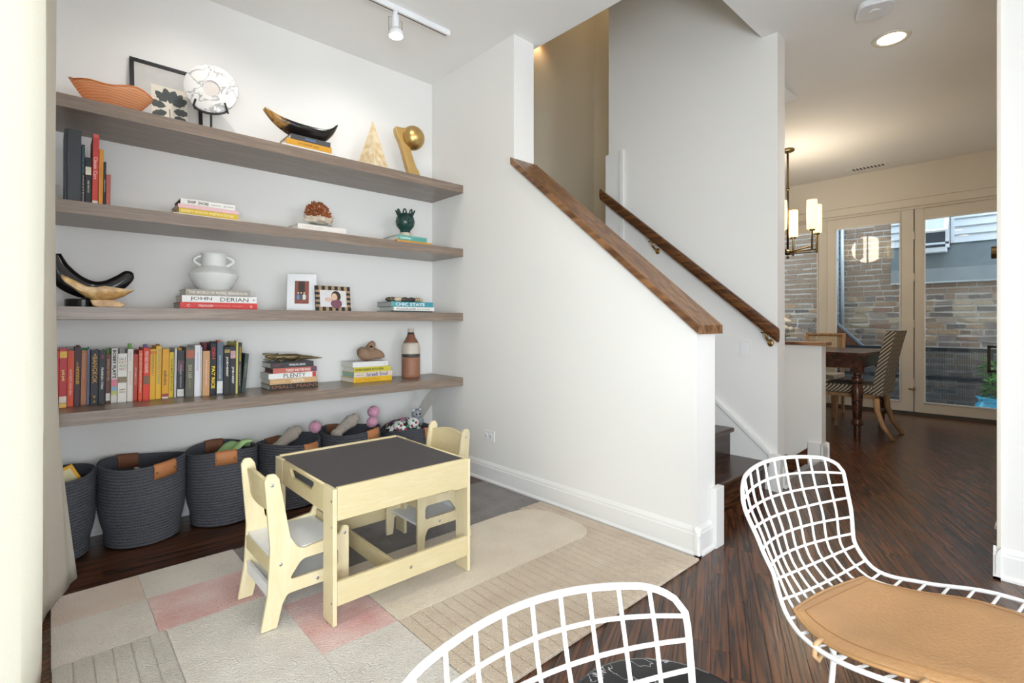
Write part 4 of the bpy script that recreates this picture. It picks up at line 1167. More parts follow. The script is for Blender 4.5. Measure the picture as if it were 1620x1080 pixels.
MB().box(BX - .07, BX - .018, 1.34, 1.36, 2.12, 3.6).build('corner_board', M('#d5dbe2', .5), sdg)
aw = thing('awning_window', 'white awning window standing open on the house bay outside', 'window', (BX - .075, 1.155, 2.06))
MB().box(-.14, .0, -.16, .21, -.06, .0).build('sill', M('#d5dbe2', .5), aw, bevel=.003)
MB().box(-.02, .04, -.185, .185, .0, .9).build('opening', M('#3c444c', .4), aw)
for s in (-1, 1): MB().box(-.045, .0, s * .165 - .02, s * .165 + .02, .0, .9).build('jamb', M('#d5dbe2', .5), aw)
MB().box(-.045, .0, -.18, .18, .05, .075).build('rail', M('#d5dbe2', .5), aw)
sash = MB()
P0, P1 = Vector((-.05, 0, .80)), Vector((-.42, 0, .18))
for s in (-1, 1): sash.tube([(P0.x, s * .19, P0.z), (P1.x, s * .19, P1.z)], .02, 4)
sash.tube([(P0.x, -.19, P0.z), (P0.x, .19, P0.z)], .02, 4).tube([(P1.x, -.19, P1.z), (P1.x, .19, P1.z)], .02, 4)
sash.build('sash', M('#eef2f5', .4), aw)
MB().grid(2, 2, lambda a, b: (P0.x + (P1.x - P0.x) * a, -.18 + .36 * b, P0.z + (P1.z - P0.z) * a)).build('pane', glassmat('sash_glass', '#dfeaf0', .25), aw, solid=.004)
# railing with mesh infill
m_iron = M('#2a3138', .5, .4, .1, 40, name='dark_iron')
rl = thing('railing', 'dark metal deck railing with mesh infill outside the doors', 'railing', (0, 0, 0))
RXX = 8.25
for z in (.74, .38, -.02): MB().box(RXX - .02, RXX + .02, -.5, 3.2, z - .022, z + .022).build('rail', m_iron, rl)
for y in (-.3, .55, 1.4, 2.25, 3.1): MB().box(RXX - .02, RXX + .02, y - .02, y + .02, -.75, .74).build('post', m_iron, rl)
ms = MB()
k = -.5
while k < 3.2:
    ms.box(RXX - .002, RXX + .002, k - .0034, k + .0034, -.3, .74); k += .0155
k = -.3
while k < .74:
    ms.box(RXX - .0035, RXX - .001, -.5, 3.2, k - .0026, k + .0026); k += .0155
o = ms.build('mesh_infill', M('#4a5258', .6, .3), rl); o['kind'] = 'stuff'
# deck, downpipe, rusty brace
dk = sroot('floor_deck', 'grey deck boards outside the glass doors', 'deck')
for k in range(10): MB().box(XD + .13 + k * .13, XD + .255 + k * .13, -.6, 4.2, -.2, -.15).build('board', M('#6c6a66', .8, 0, .15, 20), dk)
dp = thing('downpipe', 'pale blue metal downpipe on the brick wall', 'pipe', (BX - .07, 2.275, 0))
MB().tube([(0, 0, 1.0), (0, 0, 2.75)], .05, 14).build('pipe', M('#a9b8c4', .4, .3), dp, smooth=True)
MB().tube([(.02, -.085, .98), (.02, -.085, 2.75)], .025, 10).build('thin_pipe', M('#c3ced6', .4, .3), dp, smooth=True)
for z in (1.2, 2.0): MB().tube([(0, 0, z), (0, 0, z + .03)], .056, 14).build('strap', M('#8d9aa4', .5, .3), dp)
rb = thing('rusty_brace', 'rusty triangular metal brace against the brick wall', 'brace', (BX - .20, 0, 0))
MB().prism([(2.33, .70), (2.33, 1.06), (2.20, 1.06), (1.86, .70)], 'x', -.02, .02).build('plate', M('#6a4636', .8, .2, .35, 14), rb)
MB().box(.02, .178, 2.28, 2.32, .74, .80).build('wall_plate', M('#5b4a40', .8, .2, .3, 14), rb)
MB().tube([(-.02, 2.215, 1.07), (-.02, 1.85, .70)], .02, 6).build('edge_bar', M('#7d8794', .5, .4), rb)
# blue pot with plant
pt = thing('potted_plant', 'leafy green plant in a glossy blue pot outside the right door', 'plant', (7.95, .50, -.15))
MB().lathe([(0, .001), (.12, .001), (.17, .10), (.185, .20), (.16, .29), (.135, .315), (.14, .345), (.165, .36), (.165, .375), (.14, .375), (.125, .33), (0, .30)], (0, 0, 0), 30).build('pot', M('#3fa3c7', .2, 0, .2, 12), pt, smooth=True)
MB().lathe([(0, .32), (.125, .325)], (0, 0, 0), 20).build('soil', M('#2b2019', .9), pt)
lfm = [M('#3f7a34', .5, 0, .2, 20), M('#2f6230', .5, 0, .2, 20), M('#5a9440', .5, 0, .2, 20)]
leaf = MB().add([(0, 0, 0), (.022, .04, .012), (.018, .09, .01), (0, .13, -.01), (-.018, .09, .01), (-.022, .04, .012), (0, .05, .0), (0, .09, -.002)],
                [(0, 1, 6), (1, 2, 7, 6), (2, 3, 7), (0, 6, 5), (6, 7, 4, 5), (7, 3, 4)])
lo = [leaf.build('leaf', mm_, pt, smooth=True, solid=.0015) for mm_ in lfm]
for i in range(60):
    o = lo[i] if i < 3 else lo[i % 3].copy()
    if i >= 3: COL.objects.link(o); o.parent = pt
    a = rnd.random() * 6.28; z = rnd.uniform(.36, .78); rr = rnd.uniform(.0, .09) * (1.3 - (z - .3))
    o.location = (rr * math.cos(a), rr * math.sin(a), z); o.rotation_euler = (rnd.uniform(-.4, 1.0), rnd.uniform(-.4, .4), a - PI / 2)
for i in range(5):
    a = i * 1.26; MB().tube([(.02 * math.cos(a), .02 * math.sin(a), .32), (.05 * math.cos(a), .05 * math.sin(a), .55), (.07 * math.cos(a), .07 * math.sin(a), .78)], .005, 5).build('stem', M('#4d5c34', .7), pt)
# ================================================================== THINGS ON THE SHELVES
def y_on(u, v, z):
    d = ray(u, v); return (z - CAM_H) / (d[2] / d[1])
BKROW = 'books on the shelves'
DN, RT, UPV = (0, 0, -1), (1, 0, 0), (0, 0, 1)
def txm(c): return M(c, .6, 0, .02, 50)
def book_shell(t, w, d, h, cover, upright, spinecol=None, pages=m_paper, ct=.0025):
    """upright: spine on y=0, width w along x, depth d along y, height h. flat: length w, depth d, thickness h"""
    mc = M(cover, .5, 0, .05, 40)
    b = MB()
    if upright:
        b.box(0, ct, 0, d, 0, h).box(w - ct, w, 0, d, 0, h).box(ct, w - ct, 0, ct, 0, h)
        b.build('cover', mc, t, bevel=.0006)
        MB().box(ct + .0002, w - ct - .0002, ct + .0002, d - .004, .003, h - .003).build('pages', pages, t)
    else:
        b.box(0, w, 0, d, 0, ct).box(0, w, 0, d, h - ct, h).box(0, w, 0, ct, ct, h - ct)
        b.build('cover', mc, t, bevel=.0006)
        MB().box(.003, w - .003, ct + .0002, d - .004, ct + .0002, h - ct - .0002).build('pages', pages, t)
    if spinecol:
        for (a, e, c) in spinecol:   # coloured fields on the spine, given as fractions of its length from the top / left
            if upright: MB().box(.0008, w - .0008, -.0006, .0002, h * (1 - e), h * (1 - a)).build('spine_panel', M(c, .5, 0, .25, 60), t)
            else: MB().box(w * a, w * e, -.0006, .0002, .0008, h - .0008).build('spine_panel', M(c, .5, 0, .25, 60), t)
ROWX = [-1.0]
def upright(u0, u1, yt, yb, shelf, col, lab, text=(), dep=.2, lean=.014, panels=None, flags=(), Yf=None):
    z = SZ[shelf]
    Y = Yf if Yf else y_on((u0 + u1) / 2, yb, z)
    x0, x1 = wx(u0, Y), wx(u1, Y)
    if not Yf:
        x0 = max(x0, ROWX[0] + .0009); ROWX[0] = max(x1, x0 + .004)
    w = max(.0035, x1 - x0 - .0008)
    h = wz((u0 + u1) / 2, yt, Y) - z
    dep = min(dep, YB - Y - .01)
    t = thing('book', lab, 'book', (x0, Y, z + .0004), 0, BKROW)
    t.rotation_euler = (0, lean, 0)
    if lean > 0: t.location.z += .0
    book_shell(t, w, dep, h, col, True, panels)
    for (s, a, b, frac, c, bold) in text:
        # text from fraction a to b down the spine, height frac of the width
        lettering(s, t, (w / 2, -.0009, h * (1 - (a + b) / 2)), h * (b - a), w * frac, DN, RT, txm(c), bold)
    for (fx, c, fh) in flags:
        MB().box(w * .2, w * .75, fx, fx + .03, h - .004, h - .004 + fh).xf(Matrix.Rotation(0, 4, 'X')).build('page_flag', M(c, .8), t)
    return t
R4 = 3
upright(86.5, 92.3, 555, 647, R4, '#c8413f', 'thin red cookbook nearest the curtain, first of the long row')
upright(92.5, 105.4, 551, 646, R4, '#b5303a', 'thick crimson cookbook with yellow label boxes, beside the curtain', [('pok', .36, .45, .55, '#e9cf7a', .02), ('pok', .46, .55, .55, '#e9cf7a', .02)], panels=[(.05, .16, '#e3b64a'), (.80, .91, '#d9cfc0'), (.92, .985, '#e0bb55')])
upright(105.6, 116.4, 554.5, 643, R4, '#d6532f', 'orange-red cookbook with pale lettering, third in the long row', [('SOUTHEAST ASIAN GRILL', .34, .80, .34, '#ecd7c4', .01)])
upright(116.6, 127.0, 549, 642, R4, '#41222a', 'dark maroon cookbook with yellow lettering', [('NOODLES', .34, .63, .5, '#e0b23a', .02), ('asian', .25, .33, .3, '#e0b23a', 0)], flags=((.02, '#5b4136', .012),))
upright(127.2, 136.6, 554, 641, R4, '#b5764f', 'tan brown cookbook with faint lettering', [('Provisions of the food', .06, .5, .42, '#d9ab86', 0)], flags=((.02, '#2e8a55', .014),))
upright(136.8, 141.6, 552, 640, R4, '#8d97b5', 'thin blue grey book beside the black book with gold lettering', [('kitchen letters', .1, .7, .4, '#55607d', 0)], flags=((.03, '#2e8a55', .012),))
upright(141.8, 155.2, 554, 641, R4, '#24262b', 'black cookbook with large gold lettering', [('BANGKOK', .12, .6, .62, '#d8a955', .0), ('>', .82, .87, .4, '#d8a955', .02), ('<', .06, .11, .4, '#d8a955', .02), ('TED', .91, .95, .3, '#d8a955', .01)])
upright(155.4, 166.4, 554, 640, R4, '#22242a', 'black cookbook with white and red lettering', [('FRANKLIN / STEAK', .32, .72, .34, '#e6e3df', .015), ('AARON', .08, .16, .3, '#c04048', .01)])
upright(166.6, 174.6, 560, 637.5, R4, '#6d4031', 'brown cookbook with a white price sticker', [('CHARLIE TROTTER', .1, .55, .42, '#c9a88e', .01)], panels=[(.80, .95, '#d8d2c8')], flags=((.03, '#6da045', .03),))
upright(174.8, 185.2, 551, 637, R4, '#dcd8d2', 'white cookbook with bold black lettering down the spine', [("BOBBY FLAY'S", .03, .55, .6, '#1c1c1e', .03)], panels=[(.57, .70, '#d77d8d'), (.70, .78, '#8fb0c9'), (.78, .86, '#b8c26a')])
t = upright(185.4, 200.4, 559, 636, R4, '#e9e6df', 'wide white cookbook with stacked coloured words', [], panels=[(.48, .60, '#8d7d63')], flags=((.02, '#9b9a94', .03),))
Y = y_on(193, 636, SZ[3]); w = wx(200.4, Y) - wx(185.4, Y); h = wz(193, 559, Y) - SZ[3]
for i, (s, c) in enumerate((('SALT', '#5f7f86'), ('FAT', '#d07a4c'), ('ACID', '#7c8a4c'), ('HEAT', '#b6503f'))):
    lettering(s, t, (w / 2, -.0009, h * (.885 - .068 * i)), w * .74, h * .05, RT, UPV, txm(c), .01)
for i, s in enumerate(('SAMIN', 'NOSRAT')): lettering(s, t, (w / 2, -.0009, h * (.26 - .05 * i)), w * .66, h * .036, RT, UPV, txm('#a5703f'), .01)
upright(200.6, 210.2, 552, 635, R4, '#e4dfd6', 'white cookbook with pale orange script', [('Jubilee', .42, .68, .5, '#e0a684', 0), ('toni', .06, .22, .25, '#9a948a', 0)], flags=((.03, '#6fa04a', .03),))
upright(210.4, 217.6, 560, 634, R4, '#bb4434', 'narrow brick red cookbook', [('VIETNAMESE FOOD', .28, .66, .42, '#e7c2b0', .01)], flags=((.03, '#7a4a4a', .016),))
upright(217.8, 225.2, 554, 634, R4, '#e2552a', 'narrow bright orange cookbook', [("BIG BOB GIBSON'S BBQ BOOK * CHRIS LILLY", .06, .84, .45, '#f2d9c9', .01)])
upright(225.4, 236.3, 550, 633.5, R4, '#da3a22', 'vivid red cookbook with a small portrait on the spine', [('VEGETABLES UNLEASHED', .06, .48, .5, '#f0d7cf', .02)], panels=[(.53, .69, '#7d5a44')], flags=((.04, '#7b6a9a', .02),))
upright(236.5, 245.8, 552, 632, R4, '#e3ae28', 'yellow cookbook with a small orange peach mark', [('MOMOFUKU', .12, .52, .42, '#5f5f4a', 0)], panels=[(.04, .1, '#df7a28')])
upright(246.0, 255.0, 547, 631, R4, '#e6b52c', 'taller yellow cookbook with blue grey lettering', [('THE DRINKING FOOD OF THAILAND', .06, .72, .5, '#8d9d8c', .01)], flags=((.03, '#8a5a2e', .012),))
upright(255.4, 266.8, 552, 630.5, R4, '#e2a425', 'amber cookbook with dark script and a red fruit', [('sababa', .43, .73, .5, '#5e4a34', .01)], panels=[(.90, .96, '#a83a3a'), (.96, .995, '#d8d0cc')])
upright(267.0, 274.2, 557, 628.5, R4, '#dfc02f', 'lemon yellow book in black typewriter lettering', [('The 100 MOST JEWISH Foods', .14, .86, .5, '#2f2d28', .01)])
upright(274.4, 279.2, 551, 628.5, R4, '#c9c9cd', 'thin silver white book beside the dark floral one')
upright(279.4, 291.2, 554, 628, R4, '#33323a', 'dark floral cookbook with a white barcode sticker', [('vintage kitchen', .3, .8, .34, '#cfc8cc', .0)], panels=[(.22, .45, '#6d4a56'), (.83, .985, '#dcdad6')], flags=((.03, '#d29a2e', .016),))
upright(291.4, 306.8, 549, 628, R4, '#5e5d51', 'wide olive grey cookbook with a food photo at the top', [('ZUNI CAFE', .35, .62, .4, '#cfc8a8', .0), ('cookbook', .65, .82, .22, '#bfa86c', 0)], panels=[(.06, .22, '#b5614a')], lean=.014)
upright(307.0, 316.6, 546, 627, R4, '#e3e3e8', 'white cookbook with a small pink bull mark', [('LETTERS FROM THE FARM', .14, .44, .25, '#8d95a5', 0), ('V', .44, .5, .5, '#c98a90', 0)], lean=.014)
upright(316.8, 319.0, 549, 626, R4, '#dcdce2', 'very thin white booklet beside the tan book', lean=.014)
upright(319.2, 331.6, 555, 625.8, R4, '#cf9f70', 'plain tan cookbook with white vertical lettering', [('BETWEEN HARLEM AND HEAVEN', .2, .76, .14, '#f3e6d6', .01)], lean=.014, dep=.07)
upright(320.6, 330.6, 541.5, 0, R4, '#7a1f28', 'tall dark red book standing behind the tan one', lean=.014, dep=.12, Yf=y_on(325, 625.8, SZ[3]) + .09)
upright(331.8, 341.6, 543, 625, R4, '#1d1d20', 'black cookbook with fat yellow lettering', [('FAT RICE', .44, .87, .6, '#f0d02a', .035), ('CSH', .07, .3, .5, '#d2404c', .02)], lean=.014)
upright(341.8, 352.6, 541, 624.5, R4, '#5d6b7a', 'slate blue cookbook with a white library sticker', [('dinner in the PORTLAND', .25, .7, .36, '#e0e2e4', .0)], panels=[(.74, .97, '#dfe0e0')], lean=.014, flags=((.03, '#c9654a', .014),))
upright(352.8, 363.2, 549, 624, R4, '#222327', 'left of the two black books with white block lettering', [('JOE+BEEF', .2, .62, .42, '#e4e2dd', .03)], panels=[(.05, .12, '#a8904a')], lean=.014)
upright(363.4, 372.2, 548, 623, R4, '#26272b', 'right of the two black books with white block lettering', [('JOE+BEEF', .42, .78, .45, '#e4e2dd', .03)], panels=[(.09, .25, '#c9a0a0')], lean=.014)
upright(372.4, 376.2, 541, 622.5, R4, '#c9bf6a', 'thin yellow green book near the end of the long row', lean=.014, flags=((.03, '#b9a94a', .012),))
upright(376.4, 381.8, 542, 622, R4, '#232321', 'narrow black book with yellow lettering near the row end', [('CHICAGO', .08, .37, .5, '#d9b63a', .02), ('restaurant book', .42, .85, .36, '#c9c5ba', 0)], lean=.014)
upright(382.2, 388.4, 559, 620.5, R4, '#3b4a44', 'leaning dark green book at the right end of the long row', [('Vegetarian', .25, .6, .45, '#b9b08c', 0)], lean=.085)

# second shelf upright books
R2 = 1; Yq = 2.975
upright(80, 92.5, 292, 0, R2, '#8b8680', 'short grey book at the curtain edge on the second shelf', lean=0, Yf=Yq)
upright(101.5, 106.2, 203.5, 0, R2, '#2a2f33', 'thin dark book left of the thick charcoal binder', lean=0, Yf=Yq)
upright(106.4, 129.0, 205, 0, R2, '#34383c', 'very thick charcoal volume on the second shelf', lean=0, Yf=Yq, dep=.25)
upright(129.2, 134.6, 229, 0, R2, '#15171a', 'black book with blue and white lettering beside the charcoal volume', [('RICHARD ESTES', .03, .48, .5, '#3f8fb0', .0), ('PAINTING', .52, .96, .45, '#c9c9c9', .0)], lean=0, Yf=Yq)
upright(134.8, 145.2, 249, 0, R2, '#101113', 'black book with a watch face on the spine', [('THE WATCH', .48, .74, .3, '#d8d3c6', .01)], panels=[(.2, .37, '#cfc6b2')], lean=0, Yf=Yq)
upright(145.4, 155.2, 212, 0, R2, '#c2372f', 'tall red book with white script lettering on the second shelf', [('Classic Cars', .32, .63, .6, '#efd9d0', .0)], panels=[(0, .05, '#d4635a'), (.93, .97, '#dcd3c4')], lean=.014, Yf=Yq)
upright(155.6, 162.8, 236, 0, R2, '#cf8a2c', 'amber book beside the tall red one', [('alphabet of style', .3, .8, .3, '#9a5f1e', 0)], lean=.014, Yf=Yq)
upright(163.0, 167.2, 256, 0, R2, '#1c1d26', 'narrow navy book next to the amber one', [('BEARD', .4, .68, .4, '#d0ccc4', .01)], lean=.014, Yf=Yq)
upright(167.4, 174.8, 276, 0, R2, '#a8564c', 'short dusty red book ending the second shelf row', [('tender', .58, .95, .2, '#d9925f', 0)], lean=.014, Yf=Yq)

def stack(shelf, Yf, items, z0=None, dep=.19):
    """items from the bottom up: (u0, u1, thickness, colour, label, texts, panels, depth, dx yaw)"""
    z = SZ[shelf] + .0005
    for (u0, u1, th_, col, lab, texts, panels, d_, yaw, pages) in items:
        x0, x1 = wx(u0, Yf), wx(u1, Yf); w = x1 - x0
        t = thing('book', lab, 'book', (x0, Yf, z), yaw, 'stacked books')
        book_shell(t, w, d_, th_, col, False, panels, M(pages, .9, 0, .06, 200) if pages else m_paper)
        for (s, a, b, frac, c, bold) in texts:
            lettering(s, t, (w * (a + b) / 2, -.0009, th_ / 2), w * (b - a), th_ * frac, RT, UPV, txm(c), bold)
        z += th_ + .0006
    return z
# lowest shelf, stack with the crocodile
YA = y_on(427, 618, SZ[3])
def thk(u, ya, yb, Y): return wz(u, ya, Y) - wz(u, yb, Y)
tA = (wz(427, 574, YA) - SZ[3]) / 5 - .0006
zA = stack(3, YA, [
    (427, 503, tA, '#28282a', 'black book with orange scribbled lettering, bottom of the crocodile stack', [('SMALL MAINS', .03, .99, .62, '#a86a3c', 0)], None, .17, 0, '#c9c4ba'),
    (427, 501, tA, '#cfa878', 'tan book second from the bottom of the crocodile stack', [('FALASTIN', .45, .72, .62, '#efe4d2', .02), ('sami', .06, .3, .25, '#e3cfb0', 0)], None, .165, 0, None),
    (425, 500, tA, '#e9e8e6', 'white book with large thin black capitals in the crocodile stack', [('PLENTY', .30, .77, .8, '#2b2b2e', 0)], [(.92, .995, '#c9382f')], .165, 0, None),
    (432, 501, tA * .95, '#c2685a', 'salmon and plum book in the crocodile stack', [('TURKEY AND THE WOLF', .28, .85, .5, '#f0e6e0', .02)], [(.86, 1, '#6a4660')], .16, 0, '#6a4a44'),
    (428, 496, tA * 1.05, '#3a3a3e', 'charcoal book directly under the bronze crocodile', [('FRANKLIN & SMOKE', .42, .8, .35, '#e8e6e4', .02), ('AARON', .06, .22, .25, '#c03a50', 0)], None, .165, 0, None)])
YBk = y_on(560, 606, SZ[3])
tB = (wz(559, 573.5, YBk) - SZ[3]) / 4 - .0006
zB = stack(3, YBk, [
    (559, 620, tB, '#e6b422', 'bright yellow book, bottom of the driftwood stack', [('LATINISIMO', .08, .66, .62, '#c08a1e', 0)], None, .19, 0, None),
    (560, 621, tB, '#dccabd', 'pale pink book with navy lettering in the driftwood stack', [('Israeli Soul', .32, .86, .75, '#2b3a82', .01), ('cookbook', .05, .25, .25, '#7d7468', 0)], None, .185, 0, '#9ac0a8'),
    (560, 618, tB, '#cdbf3a', 'lime yellow book with black capitals in the driftwood stack', [('EVERGREEN KITCHEN', .04, .80, .45, '#26241c', .02)], None, .175, 0, None),
    (558, 614, tB * 1.05, '#e2e1e0', 'plain white book directly under the driftwood', [('.', .88, .9, .15, '#777777', 0)], None, .18, 0, None)])
YC = 3.0
tC = (wz(290, 457, YC) - wz(290, 489.5, YC)) / 3 - .0006
zC = stack(2, YC, [
    (285, 407, tC, '#d23c38', 'red book, bottom of the stack under the white vase', [('STILE DUCATI', .22, .40, .32, '#f3e6e2', .02), ('una storia per immagini', .41, .8, .14, '#f0cfc8', 0), ('C', .08, .12, .4, '#efd9d4', .01), ('O', .90, .93, .4, '#efd9d4', .01)], None, .2, 0, '#d2cac0'),
    (288, 406, tC, '#ecebe9', 'white book with large black serif capitals under the white vase', [('JOHN', .10, .38, .62, '#26262a', 0), ('DERIAN', .49, .88, .62, '#26262a', 0), ('<', .94, .97, .3, '#26262a', .02)], None, .19, 0, None),
    (294, 396, tC * .95, '#a39b90', 'grey book directly under the white vase', [('THE WORLD OF MURIEL BRANDOLINI', .04, .95, .42, '#e6e2db', .01)], None, .18, 0, None)])
YDk = 2.99
tD = .030
zD = stack(2, YDk, [
    (619, 684, .010, '#3e4a48', 'thin dark book, bottom of the stack with the teal spine', [], None, .2, 0, '#d5dde0'),
    (623, 687, .026, '#e7e5e1', 'white book below the teal spine on the third shelf', [('WONDERLAND', .05, .53, .5, '#2a2a2e', 0), ('annie', .56, .88, .28, '#7a7a7e', 0)], None, .2, 0, None),
    (619, 685, .034, '#3f93a1', 'teal book with bold white capitals on the third shelf', [('CHIC STAYS', .09, .79, .62, '#eff2f1', .02)], [(0, .06, '#63a3a0')], .2, 0, '#b9b6b2')])
YE_ = 2.97
zE = stack(1, YE_, [
    (274, 384, .016, '#e6d6bd', 'cream book, bottom of the second shelf stack', [('la dolce vita', .3, .7, .4, '#b8977a', 0)], None, .2, 0, None),
    (283, 377, .026, '#dbb62c', 'mustard yellow book in the second shelf stack', [('BARRY DIXON INSPIRATIONS', .04, .92, .5, '#efe3a8', .01)], None, .19, 0, None),
    (282, 377, .019, '#e3b9bd', 'pink book in the second shelf stack', [], None, .19, 0, None),
    (285.5, 372, .027, '#e8e4de', 'white book with black capitals on top of the second shelf stack', [('SHIP', .12, .27, .55, '#26262a', .02), ('SHORE', .31, .50, .55, '#26262a', .02), ('coastal homes', .54, .72, .28, '#6a6a6c', 0), ('gibbs', .78, .97, .34, '#5a5a5c', 0)], None, .17, 0, '#3a3634')])
zG = stack(1, 2.97, [
    (462, 551, .012, '#d9d4cc', 'thin pale book under the white geode book', [], None, .2, 0, None),
    (471, 548, .030, '#e4dcd4', 'white book carrying the crystal geode', [('CINDER LANE', .08, .5, .45, '#c7bdb2', 0)], None, .2, 0, None)])
zV = stack(1, 2.975, [
    (628, 684, .022, '#d99a2e', 'golden yellow book under the teal one on the second shelf', [], None, .2, 0, '#a5392e'),
    (630, 675.5, .032, '#5fa79b', 'teal book under the dark green vase', [('London', .08, .42, .5, '#e6efe9', .01), ('dining', .5, .95, .3, '#3f7d74', 0)], None, .2, 0, None)])
zH = stack(0, 2.985, [
    (446, 531, .034, '#e2ddd5', 'white book, bottom of the stack under the horn', [('MARY CASSATT', .1, .4, .3, '#3c3a38', .01)], None, .2, 0, None),
    (453, 525, .033, '#d59a28', 'golden yellow book in the stack under the horn', [('CITY COUNTRY COAST', .25, .7, .32, '#5a4220', .01)], None, .19, 0, None),
    (460, 523, .030, '#46464a', 'charcoal book directly under the horn', [('WONDER', .35, .62, .4, '#5f8fc4', .02)], None, .18, 0, None)])

def smooth_tube(t, name, pts, rads, mat, k=16, flat=1.0, sub=6):
    P = []; R_ = []
    n = len(pts)
    for i in range((n - 1) * sub + 1):
        a = i / ((n - 1) * sub); P.append(cr([tuple(p) for p in pts], a)); R_.append(cr([(q, 0) for q in rads], a)[0])
    mb = MB().tube(P, [max(.0004, q) for q in R_], k)
    if flat != 1.0:
        yc = sum(p[1] for p in P) / len(P)
        mb.v = [(a, yc + (b - yc) * flat, c) for a, b, c in mb.v]
    return mb.build(name, mat, t, smooth=True)

# ---- top shelf: orange glass bowl
def bandmat(name, c0, c1, scale, rough, trans=0):
    m, nt, b = nmat(name)
    tc = node(nt, 'ShaderNodeTexCoord'); wv = node(nt, 'ShaderNodeTexWave', wave_type='BANDS', bands_direction='Z'); wv.inputs['Scale'].default_value = scale; wv.inputs['Distortion'].default_value = 2.5; wv.inputs['Detail'].default_value = 1
    nt.links.new(tc.outputs['Object'], wv.inputs['Vector'])
    rp = node(nt, 'ShaderNodeValToRGB'); rp.color_ramp.elements[0].color = hexc(c0); rp.color_ramp.elements[1].color = hexc(c1); rp.color_ramp.elements[1].position = .5
    nt.links.new(wv.outputs[0], rp.inputs[0]); nt.links.new(rp.outputs[0], b.inputs['Base Color']); b.inputs['Roughness'].default_value = rough
    if trans: b.inputs['Transmission Weight'].default_value = trans
    return m
m_amber = bandmat('amber_glass', '#f5ae6a', '#fddcb8', 30, .1, 0)
nt = m_amber.node_tree; pb = nt.nodes['Principled BSDF']; mo = [n for n in nt.nodes if n.type == 'OUTPUT_MATERIAL'][0]
ms1 = node(nt, 'ShaderNodeMixShader'); ms1.inputs[0].default_value = .45; tl = node(nt, 'ShaderNodeBsdfTranslucent')
ms2 = node(nt, 'ShaderNodeMixShader'); ms2.inputs[0].default_value = .3; tp = node(nt, 'ShaderNodeBsdfTransparent'); tp.inputs[0].default_value = hexc('#ffc490')
src = pb.inputs['Base Color'].links[0].from_socket
nt.links.new(src, tl.inputs[0]); nt.links.new(pb.outputs[0], ms1.inputs[1]); nt.links.new(tl.outputs[0], ms1.inputs[2])
nt.links.new(ms1.outputs[0], ms2.inputs[1]); nt.links.new(tp.outputs[0], ms2.inputs[2]); nt.links.new(ms2.outputs[0], mo.inputs[0])
Yo = 3.075
ob = thing('glass_bowl', 'wavy orange striped glass bowl at the left of the top shelf', 'bowl', (wx(178, Yo), Yo, SZ[0]), -.12)
def bowl(a, b):
    th_ = 2 * PI * a; r_ = b
    lx = .150 * (1 + .05 * math.cos(2 * th_)); ly = .11
    rim = .118 + .016 * math.sin(2 * th_ + 2.6) + .006 * math.sin(5 * th_) + .012 * math.cos(th_ + PI)
    z = .004 + rim * (r_ ** 1.9)
    f = .30 + .70 * r_ if r_ > .02 else .0
    if b < .001: return (0, 0, .003)
    return (lx * f * math.cos(th_) * (r_ ** .2), ly * f * math.sin(th_) * (r_ ** .2), z)
MB().grid(61, 14, bowl).build('bowl', m_amber, ob, smooth=True, solid=.005)
MB().tube([tuple(bowl(i / 60, 1)) for i in range(60)], .0035, 6, closed=True).build('rim', M('#d9772c', .2), ob, smooth=True)

# ---- framed botanical print
Yp = 3.235
xl, xr_ = wx(207, Yp), wx(322, Yp); zt_ = wz(207, 80, Yp)
fw_, fh_ = xr_ - xl, zt_ - SZ[0]
fp = thing('framed_print', 'black framed botanical leaf print leaning on the wall', 'picture', (xl, Yp, SZ[0] + .001))
fp.rotation_euler = (-math.asin(.06 / fh_), 0, 0)
fb = .018
MB().box(0, fw_, 0, .018, 0, fb).box(0, fw_, 0, .018, fh_ - fb, fh_).box(0, fb, 0, .018, fb, fh_ - fb).box(fw_ - fb, fw_, 0, .018, fb, fh_ - fb).build('frame', m_black, fp)
MB().box(fb, fw_ - fb, .008, .012, fb, fh_ - fb).build('mat_board', M('#cfcbc6', .8), fp)
x0, x1, z0, z1 = fb + .072, fw_ - fb - .052, fb + .05, fh_ - fb - .10
pr_ = MB().box(x0, x1, .0068, .0078, z0, z1).build('print', M('#e9dfcf', .8), fp)
m_leafp = M('#565a58', .8, 0, .2, 60)
def leafpoly(cx, cz, L, W, ang):
    pts = []
    c, s = math.cos(ang), math.sin(ang)
    prof_ = [(0, 0), (.15, .55), (.35, .9), (.42, .7), (.6, .85), (.68, .6), (.85, .45), (1, 0)]
    for a, b in prof_: pts.append((a * L, b * W))
    for a, b in reversed(prof_[1:-1]): pts.append((a * L, -b * W))
    return [(min(max(cx + a * c - b * s, x0 + .002), x1 - .002), min(max(cz + a * s + b * c, z0 + .002), z1 - .002)) for a, b in pts]
pw, ph_ = x1 - x0, z1 - z0
for k, (a, b, L, W, an) in enumerate([(.42, .62, .40, .15, 2.35), (.5, .60, .46, .17, 1.25), (.40, .50, .5, .14, 3.0), (.58, .58, .46, .16, .55), (.42, .36, .42, .12, 3.5), (.6, .42, .42, .14, .0), (.62, .28, .42, .12, -.35), (.38, .2, .4, .10, 3.4), (.55, .15, .35, .1, .4), (.46, .7, .34, .13, 1.8), (.66, .66, .34, .12, 1.0)]):
    pg = leafpoly(x0 + a * pw, z0 + b * ph_, L * ph_ * .8, W * ph_ * .8, an)
    MB().prism(pg, 'y', .0062 - .0001 * k, .0066).build('printed_leaf', m_leafp, fp)
